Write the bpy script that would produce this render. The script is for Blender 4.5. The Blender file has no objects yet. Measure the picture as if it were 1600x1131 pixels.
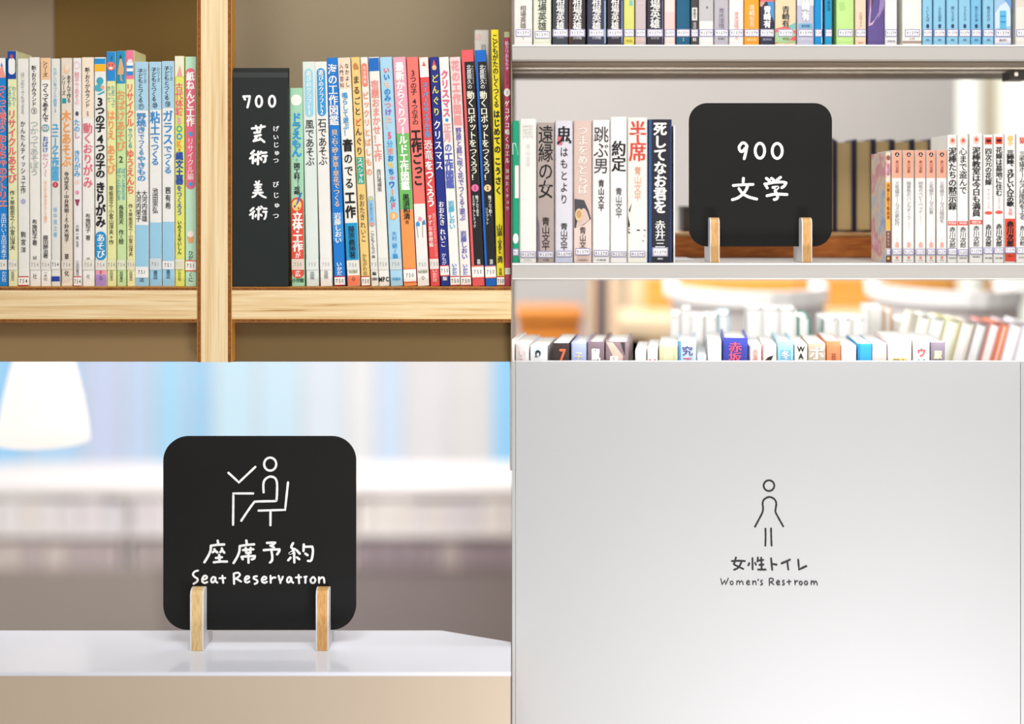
import bpy, math, random
from mathutils import Vector
random.seed(7)
C = bpy.context.scene.collection
SC = bpy.context.scene

# ------------------------------------------------------------------ camera
CAMZ = 1.24; F = 1960.0; HX, HY = 800.0, 330.0; D = 1.40
cam = bpy.data.cameras.new('camera'); camo = bpy.data.objects.new('camera', cam); C.objects.link(camo)
camo.location = (0, 0, CAMZ); camo.rotation_euler = (math.pi/2, 0, 0)
cam.sensor_width = 36.0; cam.lens = F/1600*36.0
cam.shift_y = -(565.5-HY)/1600.0
cam.clip_start = 0.05
cam.dof.use_dof = True; cam.dof.focus_distance = D; cam.dof.aperture_fstop = 1.05
SC.camera = camo
# ------------------------------------------------------------------ world, lights, exposure
w = bpy.data.worlds.new('world'); SC.world = w; w.use_nodes = True
bg = w.node_tree.nodes['Background']; bg.inputs[0].default_value = (1.0, 0.985, 0.965, 1); bg.inputs[1].default_value = 0.72
def area(name, loc, target, size, power, col=(1, 1, 1), sy=None, spread=None):
    l = bpy.data.lights.new(name, 'AREA'); l.energy = power; l.color = col
    l.shape = 'RECTANGLE'; l.size = size; l.size_y = sy or size
    if spread: l.spread = math.radians(spread)
    o = bpy.data.objects.new(name, l); C.objects.link(o); o.location = loc
    o.rotation_euler = (Vector(target)-Vector(loc)).to_track_quat('-Z', 'Y').to_euler()
    return o
area('reading_room_ceiling_light', (0.2, 0.1, 2.55), (0.2, 1.4, 1.2), 1.4, 16, (1, 0.985, 0.96), 0.6)
area('bookcase_fill', (-0.35, 0.35, 2.25), (-0.32, 1.4, 1.3), 0.35, 4.5, (1, 0.97, 0.92), 0.3)  # added fill, unseen, to lift the whites of the craft books
area('shelf_spot_light', (0.45, 0.45, 2.3), (0.45, 1.4, 1.25), 0.4, 4, (1, 0.985, 0.97), 0.3)
area('window_side_ceiling_light', (0.1, 2.9, 2.62), (0.1, 2.9, 0), 3.4, 30, (0.985, 0.99, 1.0), 1.6)
area('low_shelf_fill', (-0.35, 1.75, 1.85), (-0.35, 3.0, 0.45), 1.6, 27, (1, 0.99, 0.99), 0.2)  # unseen fill added to brighten the front of the far low bookshelf
area('lower_row_fill', (0.6, 2.62, 2.5), (0.45, 1.55, 0.95), 1.6, 16, (1, 0.99, 0.98), 0.5)  # added from behind to brighten the lower book row; no lamp seen there
area('partition_fill', (0.46, 0.55, 0.34), (0.46, 1.4, 0.60), 0.45, 5.2, (1, 0.985, 1.0), 0.2, 120)  # made-up low light that shapes the brighter lower part of the partition
area('under_shelf_fill', (0.37, 1.392, 1.152), (0.37, 1.55, 0.98), 0.72, 0.66, (1, 0.99, 0.97), 0.016)  # invented strip, hidden behind the shelf front, lights the dark lower books
area('upper_shelf_fill', (0.37, 1.395, 1.400), (0.37, 1.56, 1.2), 0.72, 0.22, (1, 0.98, 0.95), 0.012)  # second added strip, lightens the old volumes and middle shelf interior
vs = SC.view_settings; SC.display_settings.display_device = 'sRGB'
vs.view_transform = 'Standard'; vs.look = 'None'; vs.gamma = 1.0; vs.use_curve_mapping = False; vs.exposure = 0.10

# ------------------------------------------------------------------ helpers
def lin(c):
    return tuple(((v/255.0)/12.92 if v/255.0 <= .04045 else ((v/255.0+.055)/1.055)**2.4) for v in c)
MATS = {}
def mat(c, rough=.55, emit=0, var=.05, scale=60, metal=0, spec=.35, stretch=None, bump=0, kind='n'):
    key = (tuple(c), rough, emit, var, scale, metal, spec, stretch, bump)
    if key in MATS: return MATS[key]
    m = bpy.data.materials.new('surface'); m.use_nodes = True
    nt = m.node_tree; b = nt.nodes['Principled BSDF']; L = lin(c)
    b.inputs['Roughness'].default_value = rough; b.inputs['Metallic'].default_value = metal
    b.inputs['Specular IOR Level'].default_value = spec
    tc = nt.nodes.new('ShaderNodeTexCoord'); mp = nt.nodes.new('ShaderNodeMapping'); nz = nt.nodes.new('ShaderNodeTexNoise')
    nt.links.new(tc.outputs['Object'], mp.inputs[0]); nt.links.new(mp.outputs[0], nz.inputs['Vector'])
    if stretch: mp.inputs['Scale'].default_value = stretch
    nz.inputs['Scale'].default_value = scale; nz.inputs['Detail'].default_value = 3
    cr = nt.nodes.new('ShaderNodeValToRGB'); nt.links.new(nz.outputs['Fac'], cr.inputs[0])
    cr.color_ramp.elements[0].position = .3; cr.color_ramp.elements[1].position = .7
    cr.color_ramp.elements[0].color = tuple(max(0, v*(1-var)) for v in L)+(1,)
    cr.color_ramp.elements[1].color = tuple(min(1, v*(1+var*.6)) for v in L)+(1,)
    if not emit: nt.links.new(cr.outputs[0], b.inputs['Base Color'])
    if emit:
        b.inputs['Base Color'].default_value = tuple(v*.25 for v in L)+(1,)
        nt.links.new(cr.outputs[0], b.inputs['Emission Color']); b.inputs['Emission Strength'].default_value = emit
    if bump:
        bp = nt.nodes.new('ShaderNodeBump'); bp.inputs['Strength'].default_value = bump; bp.inputs['Distance'].default_value = .001
        nt.links.new(nz.outputs['Fac'], bp.inputs['Height']); nt.links.new(bp.outputs[0], b.inputs['Normal'])
    MATS[key] = m; return m
def ramp_mat(stops, scale, stretch, detail=4, rough=.5, bump=0, distort=0, wave=None):
    m = bpy.data.materials.new('grain'); m.use_nodes = True
    nt = m.node_tree; b = nt.nodes['Principled BSDF']; b.inputs['Roughness'].default_value = rough
    b.inputs['Specular IOR Level'].default_value = .3
    tc = nt.nodes.new('ShaderNodeTexCoord'); mp = nt.nodes.new('ShaderNodeMapping'); nz = nt.nodes.new('ShaderNodeTexNoise')
    nt.links.new(tc.outputs['Object'], mp.inputs[0]); mp.inputs['Scale'].default_value = stretch
    nt.links.new(mp.outputs[0], nz.inputs['Vector'])
    nz.inputs['Scale'].default_value = scale; nz.inputs['Detail'].default_value = detail; nz.inputs['Distortion'].default_value = distort
    cr = nt.nodes.new('ShaderNodeValToRGB'); nt.links.new(nz.outputs['Fac'], cr.inputs[0])
    el = cr.color_ramp.elements
    while len(el) < len(stops): el.new(.5)
    for e, (p, c) in zip(el, stops): e.position = p; e.color = lin(c)+(1,)
    nt.links.new(cr.outputs[0], b.inputs['Base Color'])
    if bump:
        bp = nt.nodes.new('ShaderNodeBump'); bp.inputs['Strength'].default_value = bump; bp.inputs['Distance'].default_value = .001
        nt.links.new(nz.outputs['Fac'], bp.inputs['Height']); nt.links.new(bp.outputs[0], b.inputs['Normal'])
    return m

def P(px, py, d): return ((px-HX)*d/F, d, CAMZ-(py-HY)*d/F)
def X(px, d): return (px-HX)*d/F
def Z(py, d): return CAMZ-(py-HY)*d/F

def mesh(name, v, f, m, parent=None, kind=None, smooth=False):
    me = bpy.data.meshes.new(name); me.from_pydata(v, [], f); me.update()
    if smooth:
        for p in me.polygons: p.use_smooth = True
    if m: me.materials.append(m)
    o = bpy.data.objects.new(name, me); C.objects.link(o)
    if parent: o.parent = parent
    if kind: o['kind'] = kind
    return o
def boxg(x0, x1, y0, y1, z0, z1, bev=0):
    """box; with a bevel the x-z outline gets chamfered edges"""
    if not bev:
        v = [(x0, y0, z0), (x1, y0, z0), (x1, y1, z0), (x0, y1, z0), (x0, y0, z1), (x1, y0, z1), (x1, y1, z1), (x0, y1, z1)]
        return v, [(0, 3, 2, 1), (4, 5, 6, 7), (0, 1, 5, 4), (1, 2, 6, 5), (2, 3, 7, 6), (3, 0, 4, 7)]
    b = bev; v = []; f = []
    rings = [(y0, b), (y0+b, 0), (y1-b, 0), (y1, b)]
    for (y, s) in rings:
        pts = [(x0+b, z0+s), (x1-b, z0+s), (x1-s, z0+b), (x1-s, z1-b), (x1-b, z1-s), (x0+b, z1-s), (x0+s, z1-b), (x0+s, z0+b)]
        v += [(x, y, z) for x, z in pts]
    for r in range(3):
        for k in range(8):
            f.append((r*8+k, r*8+(k+1) % 8, (r+1)*8+(k+1) % 8, (r+1)*8+k))
    f.append(tuple(reversed(range(8)))); f.append(tuple(range(24, 32)))
    return v, f
def box(name, x0, x1, y0, y1, z0, z1, m, parent=None, kind=None, bev=0):
    v, f = boxg(x0, x1, y0, y1, z0, z1, bev)
    return mesh(name, v, f, m, parent, kind)
def extr(name, prof, axis, a0, a1, m, parent=None, kind=None, smooth=False):
    """extrude a 2-D profile: axis 'x' profile is (y,z); axis 'y' profile is (x,z); axis 'z' profile is (x,y)"""
    n = len(prof)
    mk = {'x': lambda p, a: (a, p[0], p[1]), 'y': lambda p, a: (p[0], a, p[1]), 'z': lambda p, a: (p[0], p[1], a)}[axis]
    v = [mk(p, a0) for p in prof]+[mk(p, a1) for p in prof]
    f = [tuple(range(n)), tuple(reversed(range(n, 2*n)))]+[(i, i+n, (i+1) % n+n, (i+1) % n) for i in range(n)]
    return mesh(name, v, f, m, parent, kind)
def rrect(x0, x1, z0, z1, r, n=10):
    pts = []
    for (cx, cz, a0) in ((x1-r, z0+r, -90), (x1-r, z1-r, 0), (x0+r, z1-r, 90), (x0+r, z0+r, 180)):
        for k in range(n+1):
            a = math.radians(a0+90.0*k/n); pts.append((cx+r*math.cos(a), cz+r*math.sin(a)))
    return pts
def empty(name, loc, label=None, cat=None, group=None, rot=(0, 0, 0)):
    o = bpy.data.objects.new(name, None); C.objects.link(o); o.location = loc; o.rotation_euler = rot
    o.empty_display_size = .02
    if label: o['label'] = label
    if cat: o['category'] = cat
    if group: o['group'] = group
    return o
def tag(o, label, cat, group=None):
    o['label'] = label; o['category'] = cat
    if group: o['group'] = group
    return o
def lathe(name, prof, m, parent=None, n=40, cx=0, cy=0):
    v = []; f = []
    for (r, z) in prof:
        for k in range(n):
            a = 2*math.pi*k/n; v.append((cx+r*math.cos(a), cy+r*math.sin(a), z))
    for i in range(len(prof)-1):
        for k in range(n):
            f.append((i*n+k, i*n+(k+1) % n, (i+1)*n+(k+1) % n, (i+1)*n+k))
    return mesh(name, v, f, m, parent, smooth=True)
def tubeg(pts, r, n=8):
    v = []; f = []; P3 = [Vector(p) for p in pts]
    for i, p in enumerate(P3):
        t = (P3[min(i+1, len(P3)-1)]-P3[max(i-1, 0)]).normalized()
        a = t.cross(Vector((0, 0, 1))) if abs(t.z) < .9 else t.cross(Vector((1, 0, 0)))
        a.normalize(); b = t.cross(a)
        for k in range(n):
            g = 2*math.pi*k/n; v.append(tuple(p+a*r*math.cos(g)+b*r*math.sin(g)))
    for i in range(len(P3)-1):
        for k in range(n):
            f.append((i*n+k, i*n+(k+1) % n, (i+1)*n+(k+1) % n, (i+1)*n+k))
    f.append(tuple(reversed(range(n)))); f.append(tuple(range((len(P3)-1)*n, len(P3)*n)))
    return v, f

# ---- hand-lettered strokes: flat painted ribbons on a board
def catmull(pts, closed=False, k=6):
    n = len(pts); out = []
    if n < 3 and not closed: return list(pts)
    g = (lambda i: pts[i % n]) if closed else (lambda i: pts[min(max(i, 0), n-1)])
    for i in range(n if closed else n-1):
        a, b, c, d = g(i-1), g(i), g(i+1), g(i+2)
        for s in range(k):
            t = s/k
            out.append(tuple(.5*((2*b[j])+(-a[j]+c[j])*t+(2*a[j]-5*b[j]+4*c[j]-d[j])*t*t+(-a[j]+3*b[j]-3*c[j]+d[j])*t**3) for j in (0, 1)))
    if not closed: out.append(pts[-1])
    return out
def ell(cx, cy, rx, ry, n=20):
    return [(cx+rx*math.cos(2*math.pi*i/n), cy+ry*math.sin(2*math.pi*i/n)) for i in range(n)]
def stroke_geo(strokes, width, tr, y, V, Fc, rough=.07):
    """strokes: list of point lists ('C' first = closed, 'L' first = straight corners); tr maps to world x,z"""
    rnd = random.Random(3)
    for s in strokes:
        closed = s[0] == 'C'; straight = s[0] == 'L'
        pts = list(s[1:]) if s[0] in ('C', 'L') else list(s)
        if straight:
            q = []
            for a, b in zip(pts, pts[1:]):
                m_ = max(2, int(math.dist(a, b)/(width*1.5)))
                q += [(a[0]+(b[0]-a[0])*i/m_, a[1]+(b[1]-a[1])*i/m_) for i in range(m_)]
            pts = q+[pts[-1]]
        else:
            pts = catmull(pts, closed)
        n = len(pts); r = width/2; y -= 2.5e-5
        rr = [r*(1+rnd.uniform(-rough, rough)) for _ in range(n)]
        L = []; R = []
        for i in range(n):
            a = pts[(i-1) % n] if closed else pts[max(i-1, 0)]
            b = pts[(i+1) % n] if closed else pts[min(i+1, n-1)]
            dx, dy = b[0]-a[0], b[1]-a[1]; l = math.hypot(dx, dy) or 1
            nx, ny = -dy/l*rr[i], dx/l*rr[i]
            L.append((pts[i][0]+nx, pts[i][1]+ny)); R.append((pts[i][0]-nx, pts[i][1]-ny))
        b0 = len(V)
        for p in L+R: X_, Z_ = tr(*p); V.append((X_, y, Z_))
        for i in range(n if closed else n-1):
            j = (i+1) % n; Fc.append((b0+i, b0+j, b0+n+j, b0+n+i))
        caps = pts if straight else ([] if closed else [pts[0], pts[-1]])
        for c in caps:
            y -= 4e-6; b0 = len(V); V.extend([(tr(c[0]+r*math.cos(2*math.pi*k/12), c[1]+r*math.sin(2*math.pi*k/12))[0], y,
                                    tr(c[0]+r*math.cos(2*math.pi*k/12), c[1]+r*math.sin(2*math.pi*k/12))[1]) for k in range(12)])
            Fc.append(tuple(range(b0, b0+12)))
def strokes_obj(name, groups, d, m, parent, off):
    """groups: (origin_x, origin_y, scale, width, strokes) traced in photo pixels at distance d"""
    V = []; Fc = []
    for (ox, oy, sc, wd, st) in groups:
        px, py, pz = parent.location if parent else (0, 0, 0)
        tr = lambda a, b: (X(ox+a/sc, d)-px, Z(oy+b/sc, d)-pz)
        stroke_geo(st, wd, tr, d-off-py, V, Fc)
    return mesh(name, V, Fc, m, parent)

# ---- printed type: glyph outlines from the default type face, one mesh per run of lettering
GL = {}
def prep_glyphs(chars):
    objs = []
    for ch in sorted(chars):
        for bold in (0,):
            cu = bpy.data.curves.new('glyph', 'FONT'); cu.body = ch; cu.size = 1; cu.resolution_u = 2
            cu.fill_mode = 'FRONT'; cu.offset = .004
            o = bpy.data.objects.new('glyph', cu); C.objects.link(o); objs.append((ch, bold, o))
    bpy.context.view_layer.update(); dg = bpy.context.evaluated_depsgraph_get()
    for ch, bold, o in objs:
        e = o.evaluated_get(dg); me = e.to_mesh()
        GL[(ch, bold)] = ([(v.co.x, v.co.y) for v in me.vertices], [tuple(p.vertices) for p in me.polygons])
        e.to_mesh_clear()
    for ch, bold, o in objs:
        cu = o.data; bpy.data.objects.remove(o); bpy.data.curves.remove(cu)
    v = GL[('国', 0)][0]; xs = [a[0] for a in v]; ys = [a[1] for a in v]
    GL['cx'] = (min(xs)+max(xs))/2; GL['cy'] = (min(ys)+max(ys))/2; GL['em'] = (max(ys)-min(ys))/.9
ROT = 'ー〜（）「」()…—'
SMALL = 'ぁぃぅぇぉっゃゅょァィゥェォッャュョ'
def text_geo(s, cx, y0, y1, wd, V, Fc, surf, bold, S, ybase, horiz=False, maxasp=1.35):
    """lay the run vertically between photo rows y0..y1 (or in one horizontal line); surf(x) gives the local y of the printed surface"""
    if horiz:
        n = len(s); pitch = wd/max(n, 1); hh = y1-y0
        for i, ch in enumerate(s):
            if ch == ' ': continue
            put(ch, cx-wd/2+pitch*(i+.5), (y0+y1)/2, pitch*1.05, hh, V, Fc, surf, bold, S, ybase, False)
        return
    adv = [.45 if c in ' ・' else 1 for c in s]; tot = sum(adv); pitch = (y1-y0)/tot; yy = y0
    for ch, a in zip(s, adv):
        if ch != ' ':
            hh = min(pitch*1.05, wd*maxasp); put(ch, cx, yy+pitch*a/2, min(wd*1.08, hh*1.5), hh, V, Fc, surf, bold, S, ybase, ch in ROT)
        yy += pitch*a
def put(ch, cx, cy, wd, hh, V, Fc, surf, bold, S, ybase, rot):
    gv, gf = GL.get((ch, 0), (None, None))
    if not gv: return
    em = GL['em']; gx, gy = GL['cx'], GL['cy']
    if ord(ch) < 0x2fff:
        xs = [a[0] for a in gv]; ys = [a[1] for a in gv]; gx = (min(xs)+max(xs))/2
        if ch in '0123456789' or ch.isalpha(): gy = (min(ys)+max(ys))/2; em = (max(ys)-min(ys))/.86
    k = (0, .022, .042)[bold]
    for n_, (ex, ey) in enumerate(((0, 0), (-1, 0), (1, 0), (0, 1), (0, -1))[:(1, 3, 5)[bold]]):
        b0 = len(V)
        for (a, b) in gv:
            u = (a-gx)/em; v = (b-gy)/em
            if rot: u, v = v, -u
            if ch in SMALL: u += .08; v += .08
            if ch in '、。': u += .5; v += .5
            xx = (cx+(u+ex*k)*wd)*S; zz = (ybase-(cy-(v+ey*k*.8)*hh))*S
            V.append((xx, surf(xx)-n_*6e-6, zz))
        for p in gf: Fc.append(tuple(b0+i for i in p))

PAGE = None
ORD = ['first', 'second', 'third', 'fourth', 'fifth', 'sixth', 'seventh', 'eighth', 'ninth', 'tenth', 'eleventh', 'twelfth', 'thirteenth',
       'fourteenth', 'fifteenth', 'sixteenth', 'seventeenth', 'eighteenth', 'nineteenth', 'twentieth', 'twenty-first', 'twenty-second',
       'twenty-third', 'twenty-fourth', 'twenty-fifth', 'twenty-sixth', 'twenty-seventh', 'twenty-eighth', 'twenty-ninth', 'thirtieth', 'thirty-first']
def make_book(d, xt0, xt1, xb0, xb1, ytop, ybot, zbase, col, items, label, group, dep=.11, bulge=.0003, hard=False, yaw=0,
              covermat=None, pagecol=(238, 234, 224), name='book', gloss=.38, spread=None):
    S = d/F
    wpx = ((xt1-xt0)+(xb1-xb0))/2; lean_px = ((xt0+xt1)-(xb0+xb1))/2
    h = (ybot-ytop)*S; th = math.atan2(lean_px*S, h); h = h/math.cos(th)
    w_ = wpx*S*math.cos(th)*abs(math.cos(yaw))-.0005; t = .0022 if hard else .0006
    cxb = (xb0+xb1)/2
    root = empty(name, ((cxb-HX)*S, d, zbase+abs(math.sin(th))*w_/2), label, 'book', group, (0, th if abs(yaw) < 1.5 else -th, yaw))
    b = bulge; r = .0012 if hard else .0007
    arc = lambda x: -b*(1-min(1, (2*x/w_)**2))
    xs = [(-w_/2+r)+(w_-2*r)*i/8 for i in range(9)]
    outer = [(-w_/2, dep), (-w_/2, r)]+[(x, arc(x)) for x in xs]+[(w_/2, r), (w_/2, dep)]
    inner = [(-w_/2+t, dep), (-w_/2+t, t+r*.3)]+[(x*(1-2*t/w_), arc(x)+t) for x in xs]+[(w_/2-t, t+r*.3), (w_/2-t, dep)]
    n = len(outer); v = []; f = []
    for pr, z in ((outer, 0), (outer, h), (inner, 0), (inner, h)): v += [(a, c, z) for a, c in pr]
    for i in range(n-1):
        f += [(i, i+1, n+i+1, n+i), (2*n+i+1, 2*n+i, 3*n+i, 3*n+i+1), (n+i, n+i+1, 3*n+i+1, 3*n+i), (i+1, i, 2*n+i, 2*n+i+1)]
    f += [(0, n, 3*n, 2*n), (n-1, 2*n+n-1, 3*n+n-1, n+n-1)]
    mesh('cover', v, f, covermat or mat(col, gloss, var=.03), root)
    ins = .0025 if hard else .0004
    pv, pf = boxg(-w_/2+t, w_/2-t, t*1.6, dep-(.003 if hard else .0012), ins, h-ins)
    mesh('page_block', pv, pf, mat(pagecol, .8, var=.07, scale=90, stretch=(30, .2, .2), bump=.3), root)
    def strip(nm, y0, y1, c, off, hw=None, cx=0, par=root, rough=.4, rnd=0):
        hw_ = (w_/2-.0002) if hw is None else min(hw*S, w_/2-.0002)
        X0 = cx*S; z0, z1 = max(0.0002, (ybot-y1)*S), min(h-.0002, (ybot-y0)*S); vv = []; ff = []
        if not rnd:
            for i in range(7):
                x = X0-hw_+2*hw_*i/6; x = max(-w_/2, min(w_/2, x)); vv += [(x, arc(x)-off, z0), (x, arc(x)-off, z1)]
            ff = [(2*i, 2*i+2, 2*i+3, 2*i+1) for i in range(6)]
        else:
            rr = min(hw_, (z1-z0)/2)*rnd
            pts = rrect(X0-hw_, X0+hw_, z0, z1, rr, 5); vv = [(x, arc(x)-off, z) for x, z in pts]; ff = [tuple(range(len(pts)))]
        return mesh(nm, vv, ff, mat(c, rough, var=.03), par)
    def run(nm, s, y0, y1, wd, c, bold, dx, off, par=root, horiz=False):
        V = []; Fc = []
        text_geo(s, dx, y0, y1, wd, V, Fc, lambda x: arc(max(-w_/2, min(w_/2, x)))-off, bold, S, ybot, horiz)
        if V: mesh(nm, V, Fc, mat(c, .5, var=.02), par)
    for it in items:
        k = it[0]
        if k == 'b': strip('spine_band', it[1], it[2], it[3], .00015)
        elif k == 'bx': strip('spine_band', it[1], it[2], it[3], .0002, it[4], it[5])       # half width, offset
        elif k == 'r': strip('title_panel', it[1], it[2], it[3], .0003, it[4], it[5] if len(it) > 5 else 0, rnd=it[6] if len(it) > 6 else 1)
        elif k == 't':
            s, y0, y1, wd, c = it[1:6]; bold = it[6] if len(it) > 6 else 0; dx = it[7] if len(it) > 7 else 0
            if len(it) > 8:   # an outline colour behind the letters
                run('title_outline', s, y0, y1, wd*1.02, it[8], 2, dx, .0004)
            run('lettering', s, y0, y1, wd, c, bold, dx, .0006)
        elif k == 'h':
            s, y0, y1, wd, c = it[1:6]; run('lettering', s, y0, y1, wd, c, it[6] if len(it) > 6 else 0, it[7] if len(it) > 7 else 0, .0006, horiz=True)
        elif k == 'e':        # ellipse emblem: cx, cy, rx, ry, colour
            cx, cy, rx, ry, c = it[1:6]; off = it[6] if len(it) > 6 else .0004
            pts = ell(cx*S, (ybot-cy)*S, rx*S, ry*S, 18)
            mesh('emblem', [(x, arc(x)-off, z) for x, z in pts], [tuple(reversed(range(18)))], mat(c, .5, var=.03), root)
        elif k == 'g':        # polygon emblem: points (dx, y), colour
            off = it[3] if len(it) > 3 else .00035
            pts = [(a*S, (ybot-c_)*S) for a, c_ in it[1]]
            pts = [(max(-w_/2, min(w_/2, a)), max(.0003, c_)) for a, c_ in pts]
            mesh('emblem', [(x, arc(x)-off, z) for x, z in pts], [tuple(range(len(pts)))], mat(it[2], .5, var=.03), root)
        elif k == 'l':        # call-number sticker
            y0, y1, s, st = it[1:5]
            if st == 'red':
                lab = strip('call_number_label', y0, y1, (240, 238, 232), .0007)
                lc = it[5] if len(it) > 5 else (190, 40, 45)
                strip('label_border', y0, y0+1.6, lc, .0008, par=lab); strip('label_border', y1-1.6, y1, lc, .0008, par=lab)
                run('label_lettering', s, (y0+y1)/2-3.6, (y0+y1)/2+3.6, min(13.5, wpx*.85), (40, 40, 45), 0, 0, .0009, lab, True)
            elif st == 'plain':
                lab = strip('call_number_label', y0, y1, it[5] if len(it) > 5 else (226, 222, 212), .0007, rough=.3)
                run('label_lettering', s, (y0+y1)/2-3.4, (y0+y1)/2+3.4, min(13, wpx*.85), it[6] if len(it) > 6 else (150, 150, 150), 0, 0, .0009, lab, True)
            elif st == 'pur':
                hw = min(wpx/2-.6, 11.5)
                lab = strip('call_number_label', y0, y1, (236, 234, 240), .0007, hw+.5)
                for a, c_ in ((y0+.4, y0+1.2), (y1-1.2, y1-.4)): strip('label_border', a, c_, (105, 95, 165), .0008, hw, par=lab)
                for sx in (-1, 1): strip('label_border', y0+.4, y1-.4, (105, 95, 165), .0008, .45, sx*(hw-.45), par=lab)
                run('label_lettering', s, (y0+y1)/2-2.7, (y0+y1)/2+2.7, (hw-1.2)*1.9, (60, 55, 70), 0, 0, .0009, lab, True)
    return root
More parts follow.
